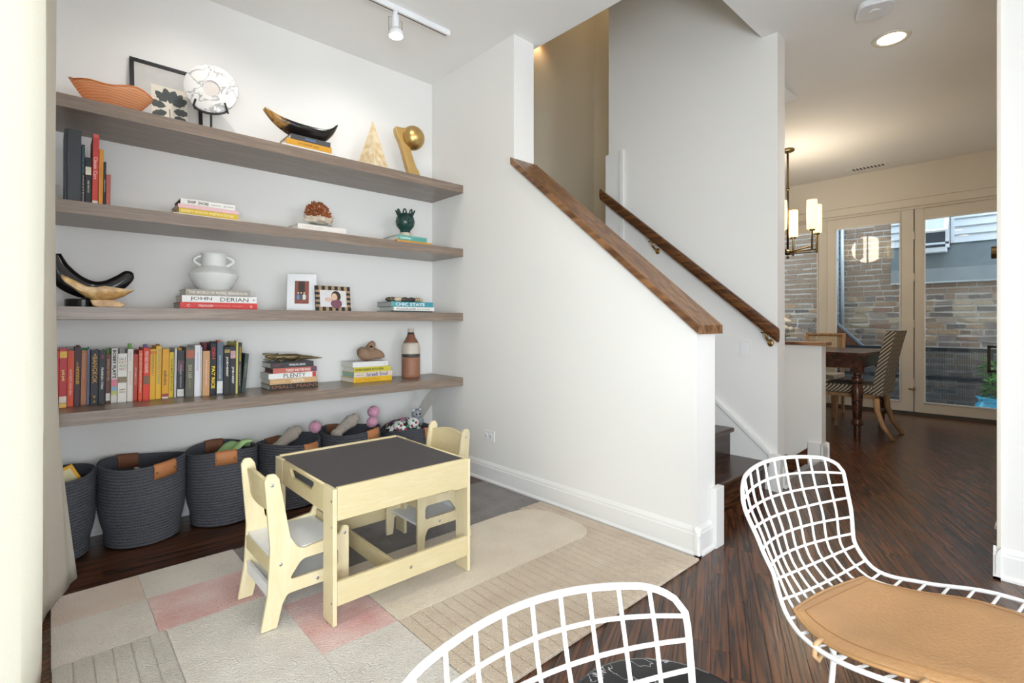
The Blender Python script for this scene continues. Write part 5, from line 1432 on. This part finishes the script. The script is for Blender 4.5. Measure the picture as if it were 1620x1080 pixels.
MB().prism([(x0 + .5 * pw, z0 + .002), (x0 + .53 * pw, z0 + .002), (x0 + .5 * pw, z0 + .45 * ph_), (x0 + .48 * pw, z0 + .45 * ph_)], 'y', .0061, .0065).build('printed_stem', m_leafp, fp)

# ---- marble disc on stand
mw, nt, b = nmat('white_marble')
tc = node(nt, 'ShaderNodeTexCoord'); nz = node(nt, 'ShaderNodeTexNoise'); nz.inputs['Scale'].default_value = 12; nz.inputs['Detail'].default_value = 7; nz.inputs['Distortion'].default_value = .8
nt.links.new(tc.outputs['Object'], nz.inputs['Vector'])
rp = node(nt, 'ShaderNodeValToRGB'); e = rp.color_ramp.elements
e[0].position = .455; e[0].color = hexc('#efedea'); e[1].position = .5; e[1].color = hexc('#a7a39f'); q = e.new(.53); q.color = hexc('#f0eeeb')
nt.links.new(nz.outputs['Fac'], rp.inputs[0]); nt.links.new(rp.outputs[0], b.inputs['Base Color']); b.inputs['Roughness'].default_value = .2
Ym = 3.08
mx_, mz_ = wx(334, Ym), wz(334, 141, Ym)
rd = (wz(334, 103, Ym) - wz(334, 178, Ym)) / 2
ds = thing('marble_disc', 'white veined marble disc with a central hole on a black stand', 'sculpture', (mx_, Ym, SZ[0]), -.35)
zc = mz_ - SZ[0]
RM = Matrix.Translation((0, 0, zc)) @ Matrix.Rotation(PI / 2, 4, 'X')
o = MB().lathe([(rd * .34, -.012), (rd * .30, -.004), (rd * .30, .004), (rd * .34, .012), (rd * .94, .012), (rd, .006), (rd, -.006), (rd * .94, -.012), (rd * .34, -.012)], (0, 0, 0), 48).xf(RM).build('disc', mw, ds); autosmooth(o, 50)
MB().lathe([(0, -.003), (rd * .30, -.003), (rd * .30, .003), (0, .003)], (0, 0, 0), 32).xf(RM).build('inset', M('#d9d0ca', .5), ds)
stn = MB().tube([(0, 0, .002), (0, 0, zc - rd - .012)], .0055, 8)
stn.tube([(math.sin(a) * (rd + .006), 0, zc - math.cos(a) * (rd + .006)) for a in [-.62 + 1.24 * i / 10 for i in range(11)]], .005, 8)
for s in (-1, 1):
    p = (s * math.sin(.62) * (rd + .006), zc - math.cos(.62) * (rd + .006)); stn.tube([(p[0], .02, p[1]), (p[0], -.022, p[1]), (p[0] - s * .01, -.024, p[1] + .035)], .005, 8)
stn.box(-.055, .055, -.04, .04, .0, .012)
stn.build('stand', m_black, ds)

# ---- horn on books
hn = thing('carved_horn', 'curved dark horn dish on the top shelf books', 'horn', (wx(492, 3.06), 3.065, zH))
hp = [(-.265, .10), (-.20, .052), (-.12, .022), (-.02, .012), (.07, .024), (.128, .066), (.165, .118)]
m, nt, b = nmat('polished_horn')
tc = node(nt, 'ShaderNodeTexCoord'); sx_ = node(nt, 'ShaderNodeSeparateXYZ'); nt.links.new(tc.outputs['Object'], sx_.inputs[0])
nz = node(nt, 'ShaderNodeTexNoise'); nz.inputs['Scale'].default_value = 14; nz.inputs['Distortion'].default_value = 2; nt.links.new(tc.outputs['Object'], nz.inputs['Vector'])
mr = node(nt, 'ShaderNodeMapRange'); mr.inputs[1].default_value = -.26; mr.inputs[2].default_value = -.02; mr.inputs[3].default_value = .25; mr.inputs[4].default_value = -.4
nt.links.new(sx_.outputs[0], mr.inputs[0]); ad = node(nt, 'ShaderNodeMath', operation='ADD'); nt.links.new(mr.outputs[0], ad.inputs[0]); nt.links.new(nz.outputs['Fac'], ad.inputs[1])
rp = node(nt, 'ShaderNodeValToRGB'); rp.color_ramp.elements[0].position = .42; rp.color_ramp.elements[0].color = hexc('#15110f'); rp.color_ramp.elements[1].position = .75; rp.color_ramp.elements[1].color = hexc('#b98a4c')
nt.links.new(ad.outputs[0], rp.inputs[0]); nt.links.new(rp.outputs[0], b.inputs['Base Color']); b.inputs['Roughness'].default_value = .2
m_horn = m
def hornf(a, b):
    x, z = cr(hp, a); t_ = (b - .5) * 2
    wdt = .004 + .055 * math.sin(PI * min(1, max(0, .04 + a * .95))) ** .7
    return (x, t_ * wdt, z + .045 * t_ * t_ * math.sin(PI * min(1, .05 + a * .9)) * .8)
def hornl(a, b):
    x, y, z = hornf(a, b); t_ = (b - .5) * 2
    return (x, y, z - (1 - t_ * t_) * .034 * math.sin(PI * a) ** .7 - .002)
mb = MB().grid(40, 13, hornf); mb.grid(40, 13, hornl); o = mb.build('dish', m_horn, hn, smooth=True, solid=.004)
zmin = min(v.co.z for v in o.data.vertices); hn.location.z = zH - zmin + .0025

# ---- pyramid
Yq = 3.10
py_ = thing('pyramid', 'tall cream mother-of-pearl pyramid on the top shelf', 'ornament', (wx(590, Yq), Yq, SZ[0]), .42)
hz_ = wz(588, 190, Yq) - SZ[0]; hb_ = .080
m_capiz, nt, b = nmat('capiz_shell')
tc = node(nt, 'ShaderNodeTexCoord'); nz = node(nt, 'ShaderNodeTexVoronoi'); nz.inputs['Scale'].default_value = 55; nt.links.new(tc.outputs['Object'], nz.inputs['Vector'])
n2 = node(nt, 'ShaderNodeTexNoise'); n2.inputs['Scale'].default_value = 22; n2.inputs['Detail'].default_value = 4; nt.links.new(tc.outputs['Object'], n2.inputs['Vector'])
rp = node(nt, 'ShaderNodeValToRGB'); rp.color_ramp.elements[0].position = .35; rp.color_ramp.elements[0].color = hexc('#d3b07c'); rp.color_ramp.elements[1].position = .7; rp.color_ramp.elements[1].color = hexc('#efe2c6')
nt.links.new(n2.outputs['Fac'], rp.inputs[0]); nt.links.new(rp.outputs[0], b.inputs['Base Color']); b.inputs['Roughness'].default_value = .25
MB().add([(-hb_, -hb_, .001), (hb_, -hb_, .001), (hb_, hb_, .001), (-hb_, hb_, .001), (0, 0, hz_)], [(0, 3, 2, 1), (0, 1, 4), (1, 2, 4), (2, 3, 4), (3, 0, 4)]).build('body', m_capiz, py_)
for (a, b_) in ((-1, -1), (1, -1), (1, 1), (-1, 1)): MB().tube([(a * hb_, b_ * hb_, .003), (0, 0, hz_)], .0016, 5).build('edge', M('#e8d6ae', .35), py_)

# ---- brass sculpture
Yr = 3.09
sc_ = thing('brass_sculpture', 'golden brass ribbon sculpture holding a ball', 'sculpture', (wx(650, Yr), Yr, SZ[0]), -.2)
m_gold = M('#c9a86c', .34, 1, .15, 18, name='aged_gold')
zz = lambda v: wz(650, v, Yr) - SZ[0]
xx = lambda u: wx(u, Yr) - wx(650, Yr)
cen = [(xx(652), .004), (xx(653), .06), (xx(648), .12), (xx(640), zz(232)), (xx(634), zz(216)), (xx(634), zz(207))]
def rib(side):
    pts = []
    for i in range(25):
        a = i / 24; x, z = cr(cen, a); w = .050 - .012 * a - .014 * math.sin(PI * a)
        pts.append((x + side * w, z))
    return pts
ol = rib(1) + list(reversed(rib(-1)))
MB().prism(ol, 'y', -.03, .03).build('ribbon', m_gold, sc_, bevel=.003)
MB().ball((xx(652), -.012, zz(219)), (xx(668) - xx(636)) / 2, 26, 16, (1, 1, 1.02)).build('ball', m_gold, sc_, smooth=True)
MB().box(-.06, .075, -.045, .045, 0, .006).build('base', m_black, sc_, bevel=.002)

# ---- second shelf: geode on acrylic, green head vase
ge = thing('acrylic_stand', 'small clear acrylic stand under the geode', 'stand', (wx(504, 3.06), 3.06, zG))
m_acr = glassmat('acrylic', '#eef2f2', .15)
MB().box(-.075, .075, -.05, .05, .0, .012).build('lower_plate', m_acr, ge, bevel=.002)
MB().box(-.065, .065, -.045, .045, .012, .022).build('upper_plate', m_acr, ge, bevel=.002)
gx, gz = wx(503, 3.06), zG + .0222
gd = thing('crystal_geode', 'amber crystal geode with white base on an acrylic stand', 'geode', (gx, 3.06, gz))
MB().ball((.004, 0, .040), .075, 22, 12, (1.15, .8, .52), fuzz(7, .10)).build('matrix', M('#d6c6b2', .8, 0, .35, 40, .8, 60), gd, smooth=False)
m_cry = M('#8a4a22', .15, 0, .35, 70, 0, 100, .8, name='citrine')
rg = random.Random(3)
cry = MB()
for i in range(260):
    a = rg.random() * 2 * PI; ph_ = rg.random() ** .6 * 1.75
    d = Vector((math.sin(ph_) * math.cos(a), math.sin(ph_) * math.sin(a) * .8, math.cos(ph_)))
    p = Vector((-.006, -.012, .056)) + Vector((d.x * .064 + .006 * math.sin(7 * a), d.y * .066, d.z * (.066 + .006 * math.sin(2 * a + 1))))
    r_ = rg.uniform(.006, .011)
    q = d.to_track_quat('Z', 'Y').to_matrix().to_4x4()
    one = MB().lathe([(r_, -.01), (r_, .004), (0.0001, .004 + r_ * 1.2)], (0, 0, 0), 6).xf(Matrix.Translation(p) @ q)
    cry.add(one.v, one.f)
o = cry.build('crystals', m_cry, gd); o['kind'] = 'stuff'
hv = thing('head_vase', 'dark green ceramic head vase with looped hair', 'vase', (wx(641, 3.07), 3.07, zV))
m_grn = M('#25443d', .2, 0, .12, 30, name='dark_green_glaze')
hs = wz(641, 335, 3.07) - zV
MB().lathe([(0, .0), (.042, .0), (.040, .03), (.036, .034), (0, .034)], (0, 0, 0), 22).build('base', M('#cfc0ad', .7), hv, smooth=False)
MB().lathe([(.036, .034), (.034, .05), (.040, .056), (.060, .08), (.066, .11), (.060, .14), (.045, .16), (.040, .165), (.035, .16), (0, .15)], (0, 0, 0), 26).build('head', m_grn, hv, smooth=True)
for i in range(8):
    a = 2 * PI * i / 8 + .2; c, s_ = math.cos(a), math.sin(a)
    lp = [( (.046 + .018 * math.sin(t * PI)) * c - math.cos(t * PI) * .012 * s_, (.046 + .018 * math.sin(t * PI)) * s_ + math.cos(t * PI) * .012 * c, .148 + .040 * math.sin(t * PI)) for t in [k / 8 for k in range(9)]]
    MB().tube(lp, .0052, 8).build('hair_loop', m_grn, hv, smooth=True)
MB().tube([(-.01, -.060, .12), (-.012, -.074, .10), (-.004, -.066, .095)], [.006, .010, .005], 8).build('nose', m_grn, hv, smooth=True)
for s in (-1, 1): MB().ball((s * .024 - .008, -.058, .118), .008, 8, 6).build('eye', m_grn, hv, smooth=True)

# ---- third shelf: black crescent, wooden dish, vase, frames, bracelet
Yx = 3.12
bc = thing('black_crescent', 'large black polished crescent sculpture on a round base', 'sculpture', (wx(128, Yx), Yx, SZ[2]))
xx = lambda u: wx(u, Yx) - wx(128, Yx)
zz = lambda u, v: wz(u, v, Yx) - SZ[2]
cp = [(84, 402), (91, 424), (105, 441), (125, 453), (148, 459), (171, 456), (192, 445), (204, 435), (209, 431)]
rr = [.028, .044, .050, .048, .044, .040, .034, .026, .008]
smooth_tube(bc, 'crescent', [(xx(u), 0, zz(u, v)) for u, v in cp], rr, M('#141316', .12, 0, .1, 20), 18, .62)
MB().lathe([(0, .0005), (.066, .0005), (.066, .036), (.062, .04), (0, .04)], (xx(131), .0, 0), 30).build('base', M('#131214', .3), bc)
MB().tube([(xx(136), 0, .039), (xx(136), 0, .065)], .016, 12).build('peg', M('#131214', .3), bc)
Yw = 3.005
wd = thing('wooden_boat_dish', 'blond wooden boat-shaped carving in front of the black crescent', 'sculpture', (wx(153, Yw), Yw, SZ[2]))
xx = lambda u: wx(u, Yw) - wx(153, Yw); zz = lambda u, v: wz(u, v, Yw) - SZ[2]
m_blond = wood('blond_burl', '#b98a4e', '#e2bf83', (14, 30, 10), .35, 0, 2, 1, False, (.1, .9))
upper = [(97, 434), (107, 438), (120, 444), (138, 453), (152, 454), (166, 452), (180, 454), (190, 456), (204, 459), (211, 460)]
lower = [(208, 462), (196, 469), (184, 473), (168, 475.5), (150, 475), (136, 470), (122, 461), (110, 451), (102, 444)]
def boat(pts, dep_):
    # rounded body: sections shrink towards front and back
    mb = MB(); n = len(pts); K = 7; cx = sum(p[0] for p in pts) / n; 
    vs = []
    for k in range(K):
        t_ = -1 + 2 * k / (K - 1); sc = math.sqrt(max(.02, 1 - t_ * t_ * .92))
        for (u, v) in pts:
            mid = 457 + (0 if u > 130 else -(130 - u) * .35)
            vs.append((xx(u), t_ * dep_ * (1 - .35 * abs(u - 153) / 60), zz(u, mid + (v - mid) * (.45 + .55 * sc))))
    fs = [tuple(range(n)), tuple(range((K - 1) * n, K * n))]
    for k in range(K - 1):
        for i in range(n): fs.append((k * n + i, k * n + (i + 1) % n, (k + 1) * n + (i + 1) % n, (k + 1) * n + i))
    return mb.add(vs, fs)
o = boat(upper + lower, .035).build('body', m_blond, wd); autosmooth(o, 50)
xa, xb = xx(142), xx(199)
zmin = min(v.co.z for v in o.data.vertices)
ft = [(xa, zmin + .002), (xa + .01, .008), (xa + .03, .0005), (xb - .02, .0005), (xb - .004, .012), (xb - .002, .018), (xb - .04, zmin - .0), (xa + .08, zmin + .004)]
MB().prism(ft, 'y', -.022, .022).build('foot', m_blond, wd, bevel=.003)

Yv = 3.09
vz = thing('two_handled_vase', 'glossy white two-handled vase standing on the grey book', 'vase', (wx(338.5, Yv), Yv, zC))
pxm = (wz(338, 400, Yv) - wz(338, 458, Yv)) / 58
m_cer = M('#dfe0df', .18, 0, .04, 25, .05, 60, .5, name='white_glaze')
pv = [(0, 0), (22, 0), (28, 9), (34, 21), (34.5, 25), (31, 29), (22, 35), (17.5, 38), (17, 40), (17, 56), (18.5, 58), (16, 58), (15, 55), (15, 38), (0, 36)]
o = MB().lathe([(r_ * pxm, z * pxm) for r_, z in pv], (0, 0, 0), 40).build('body', m_cer, vz); autosmooth(o, 35)
for s in (-1, 1):
    MB().tube([(s * (16.5 + 11 * math.sin(t * PI)) * pxm * .98, 0, (38 + 17 * t) * pxm) for t in [k / 10 for k in range(11)]], 2.6 * pxm, 10).build('handle', m_cer, vz, smooth=True)
vz.rotation_euler = (0, 0, -.25)

Yg = 3.07
p1 = thing('photo_frame', 'white photo frame with a doorway snapshot, tilted back', 'photo frame', (wx(477, Yg), Yg, SZ[2] + .0035), -.25)
fw2 = (wx(498.5, Yg) - wx(453, Yg)) * .98; fh2 = wz(475, 431, Yg) - SZ[2]
p1.rotation_euler = (math.radians(-13), 0, -.42)
MB().box(-fw2 / 2, fw2 / 2, 0, .012, .001, fh2).build('frame', M('#e6e6e8', .35), p1, bevel=.003)
pc = MB().box(-fw2 * .24, fw2 * .24, -.0012, .0, fh2 * .18, fh2 * .80).build('photo', M('#8a4a3c', .5, 0, .3, 90), p1)
MB().box(-fw2 * .12, fw2 * .10, -.002, -.0012, fh2 * .42, fh2 * .79).build('photo_door', M('#3c2a22', .5), pc)
for k, (a, c) in enumerate(((-.12, '#6a86a8'), (-.02, '#5a5a62'), (.08, '#e0ddd8'))):
    MB().ball((fw2 * a, -.002, fh2 * .36), fw2 * .07, 8, 6, (1, .1, 1.6)).build('photo_figure', M(c, .6), pc, smooth=True)
    MB().ball((fw2 * a, -.002, fh2 * .47), fw2 * .035, 8, 6, (1, .1, 1)).build('photo_head', M('#d9b9a0', .6), pc, smooth=True)
MB().prism([(.013, fh2 * .3), (.05, .014), (.085, .0225), (.013, fh2 * .55)], 'x', -.012, .012).build('easel', m_black, p1)
Yf2 = 3.0
p2 = thing('striped_photo_frame', 'small photo frame with black and brown inlay border', 'photo frame', (wx(528.5, Yf2), Yf2, SZ[2]))
fw3 = wx(556, Yf2) - wx(501, Yf2); fh3 = wz(528, 452, Yf2) - SZ[2]; bd = .026
p2.rotation_euler = (math.radians(-7), 0, .0)
MB().box(-fw3 / 2, fw3 / 2, .002, .012, .001, fh3).build('backing', M('#2b2320', .5), p2)
def inlay(x0, x1, z0, z1, k): MB().box(x0, x1, 0, .004, z0, z1).build('inlay', M('#1d1917' if k % 2 == 0 else '#a08563', .35, 0, .15, 60), p2)
for k in range(11):
    a, b = -fw3 / 2 + fw3 * k / 11, -fw3 / 2 + fw3 * (k + 1) / 11
    inlay(a, b, .001, bd, k); inlay(a, b, fh3 - bd, fh3, k + 0)
for k in range(7):
    a, b = bd + (fh3 - 2 * bd) * k / 7, bd + (fh3 - 2 * bd) * (k + 1) / 7
    inlay(-fw3 / 2, -fw3 / 2 + bd, a, b, k + 1); inlay(fw3 / 2 - bd, fw3 / 2, a, b, k + 1)
ph3 = MB().box(-fw3 / 2 + bd, fw3 / 2 - bd, .0005, .002, bd, fh3 - bd).build('photo', M('#d5d2d2', .4), p2)
MB().ball((fw3 * .08, .0005, fh3 * .60), .030, 14, 8, (1, .03, 1.1)).build('photo_hair', M('#3a2a24', .6), ph3, smooth=True)
MB().ball((fw3 * .03, -.0002, fh3 * .56), .019, 12, 8, (1, .05, 1.25)).build('photo_face', M('#d8b49c', .6), ph3, smooth=True)
MB().ball((fw3 * .08, .0, fh3 * .30), .032, 12, 8, (1.1, .04, .9)).build('photo_dress', M('#7a4a58', .6), ph3, smooth=True)
MB().ball((-fw3 * .14, .0, fh3 * .46), .014, 10, 6, (1.5, .06, 1)).build('photo_hand', M('#d8b0a0', .6), ph3, smooth=True)

Ybz = 3.07
br_ = thing('stone_bracelet', 'brown and cream beaded ring lying on the teal book', 'ornament', (wx(640, Ybz), Ybz, zD))
for k in range(14):
    a = 2 * PI * k / 14
    MB().ball((.115 * math.cos(a), .05 * math.sin(a), .0155), .0165, 12, 7, (1.9, 1.0, 1.0), fuzz(6, .04)).build('bead', M(['#4a3c30', '#5c4a3a', '#c9b79a', '#4a3c30', '#3c3029', '#a89272', '#cdbb9c'][k % 7], .35, 0, .3, 60), br_, smooth=True)

# ---- lowest shelf: crocodile, driftwood, bottle
Yk = YA + .085
ck = thing('bronze_crocodile', 'small bronze crocodile figure lying on the charcoal book', 'figurine', (wx(462, Yk), Yk, zA), .03)
m_croc = M('#8b7a58', .35, .8, .3, 60, .5, 120, name='aged_bronze')
MB().tube([(-.155, 0, .030), (-.14, 0, .032), (-.11, 0, .028), (-.07, 0, .026), (-.03, 0, .024), (.02, 0, .022), (.06, 0, .018), (.10, 0, .016), (.15, -.004, .012), (.185, -.008, .010)],
          [.004, .008, .010, .016, .020, .021, .015, .010, .006, .002], 12).build('body', m_croc, ck, smooth=True)
MB().tube([(-.17, 0, .048), (-.15, 0, .046), (-.115, 0, .040), (-.08, 0, .036)], [.004, .007, .009, .010], 10).build('upper_jaw', m_croc, ck, smooth=True)
MB().tube([(-.165, 0, .016), (-.14, 0, .015), (-.10, 0, .019)], [.003, .007, .009], 10).build('lower_jaw', m_croc, ck, smooth=True)
for s in (-1, 1):
    MB().tube([(-.055, s * .012, .020), (-.06, s * .034, .018), (-.075, s * .042, .004), (-.09, s * .044, .003)], [.009, .008, .006, .004], 8).build('leg', m_croc, ck, smooth=True)
    MB().tube([(.035, s * .012, .018), (.03, s * .034, .017), (.015, s * .042, .004), (.0, s * .044, .003)], [.010, .008, .006, .004], 8).build('leg', m_croc, ck, smooth=True)
    MB().ball((-.085, s * .008, .046), .005, 8, 6).build('eye', m_croc, ck, smooth=True)
for i in range(14): MB().add([(-.05 + .013 * i - .004, 0, .040 - .0012 * i), (-.05 + .013 * i + .004, 0, .040 - .0012 * i), (-.05 + .013 * i, .002, .049 - .0016 * i), (-.05 + .013 * i, -.002, .036 - .0012 * i)], [(0, 1, 2), (0, 2, 3), (1, 3, 2), (0, 3, 1)]).build('scute', m_croc, ck)
Yd = YBk + .09
dw = thing('driftwood', 'brown knotted driftwood piece on the plain white book', 'driftwood', (wx(585, Yd), Yd, zB))
mdw = M('#a0826a', .8, 0, .3, 18, .8, 40, .2, name='driftwood')
def tubd(pts, rads, k=14):
    m_ = MB().tube(pts, rads, k)
    m_.v = [(a + .004 * math.sin(40 * c + 30 * b), b + .004 * math.sin(35 * a + 20 * c), c + .004 * math.sin(45 * a + 25 * b)) for a, b, c in m_.v]; return m_
def cs_(P, n=24): return [cr(P, i / n) for i in range(n + 1)]
r_all = cs_([(.030, 0), (.043, 0), (.045, 0), (.040, 0), (.034, 0), (.026, 0), (.010, 0)])
o = tubd(cs_([(-.082, 0, .052), (-.06, 0, .050), (-.02, 0, .046), (.02, 0, .042), (.05, 0, .036), (.08, 0, .031), (.102, 0, .027)]), [q[0] for q in r_all]).build('trunk', mdw, dw, smooth=True)
tubd(cs_([(-.01, 0, .06), (.008, 0, .088), (.022, 0, .108), (.030, 0, .122)]), [q[0] for q in cs_([(.036, 0), (.027, 0), (.023, 0), (.012, 0)])]).build('knot', mdw, dw, smooth=True)
MB().ball((-.002, -.026, .092), .009, 10, 6, (1.4, .4, .8)).build('hollow', M('#1e1714', .9), dw, smooth=True)
zmin = min(min(v.co.z for v in c.data.vertices) for c in dw.children); dw.location.z = zB - zmin + .0003
Yt = y_on(650, 599, SZ[3]) + .055
bt = thing('ceramic_bottle', 'brown, cream and black banded ceramic bottle on the lowest shelf', 'bottle', (wx(650, Yt), Yt, SZ[3] + .0003))
q = (wz(650, 520, Yt) - SZ[3])
R_ = (wx(666, Yt) - wx(634.5, Yt)) / 2 * .96 * .82
def rbt(f):
    P = [(0, .93), (.06, 1.0), (.3, 1.0), (.55, 1.0), (.64, .97), (.70, .88), (.76, .70), (.82, .50), (.87, .40), (.92, .34), (1.0, .35)]
    for i in range(len(P) - 1):
        if f <= P[i + 1][0]:
            t_ = (f - P[i][0]) / (P[i + 1][0] - P[i][0]); t_ = t_
            return R_ * (P[i][1] + (P[i + 1][1] - P[i][1]) * t_)
    return R_ * .35
for (f0, f1, c, nm) in ((0, .43, '#9a6a52', 'lower_band'), (.43, .49, '#3a3a38', 'black_band'), (.49, .72, '#cfc3b5', 'cream_band'), (.72, .89, '#8f5f4a', 'shoulder'), (.89, .93, '#2e2d2b', 'neck_band'), (.93, 1.0, '#cbbfae', 'mouth')):
    prf = [(rbt(f0 + (f1 - f0) * i / 8), q * (f0 + (f1 - f0) * i / 8)) for i in range(9)]
    if f1 == 1.0: prf += [(R_ * .26, q), (R_ * .26, q * .94), (0, q * .94)]
    if f0 == 0: prf = [(0, .0)] + prf
    MB().lathe(prf, (0, 0, 0), 34).build(nm, M(c, .5, 0, .1, 40, .1, 90), bt, smooth=True)
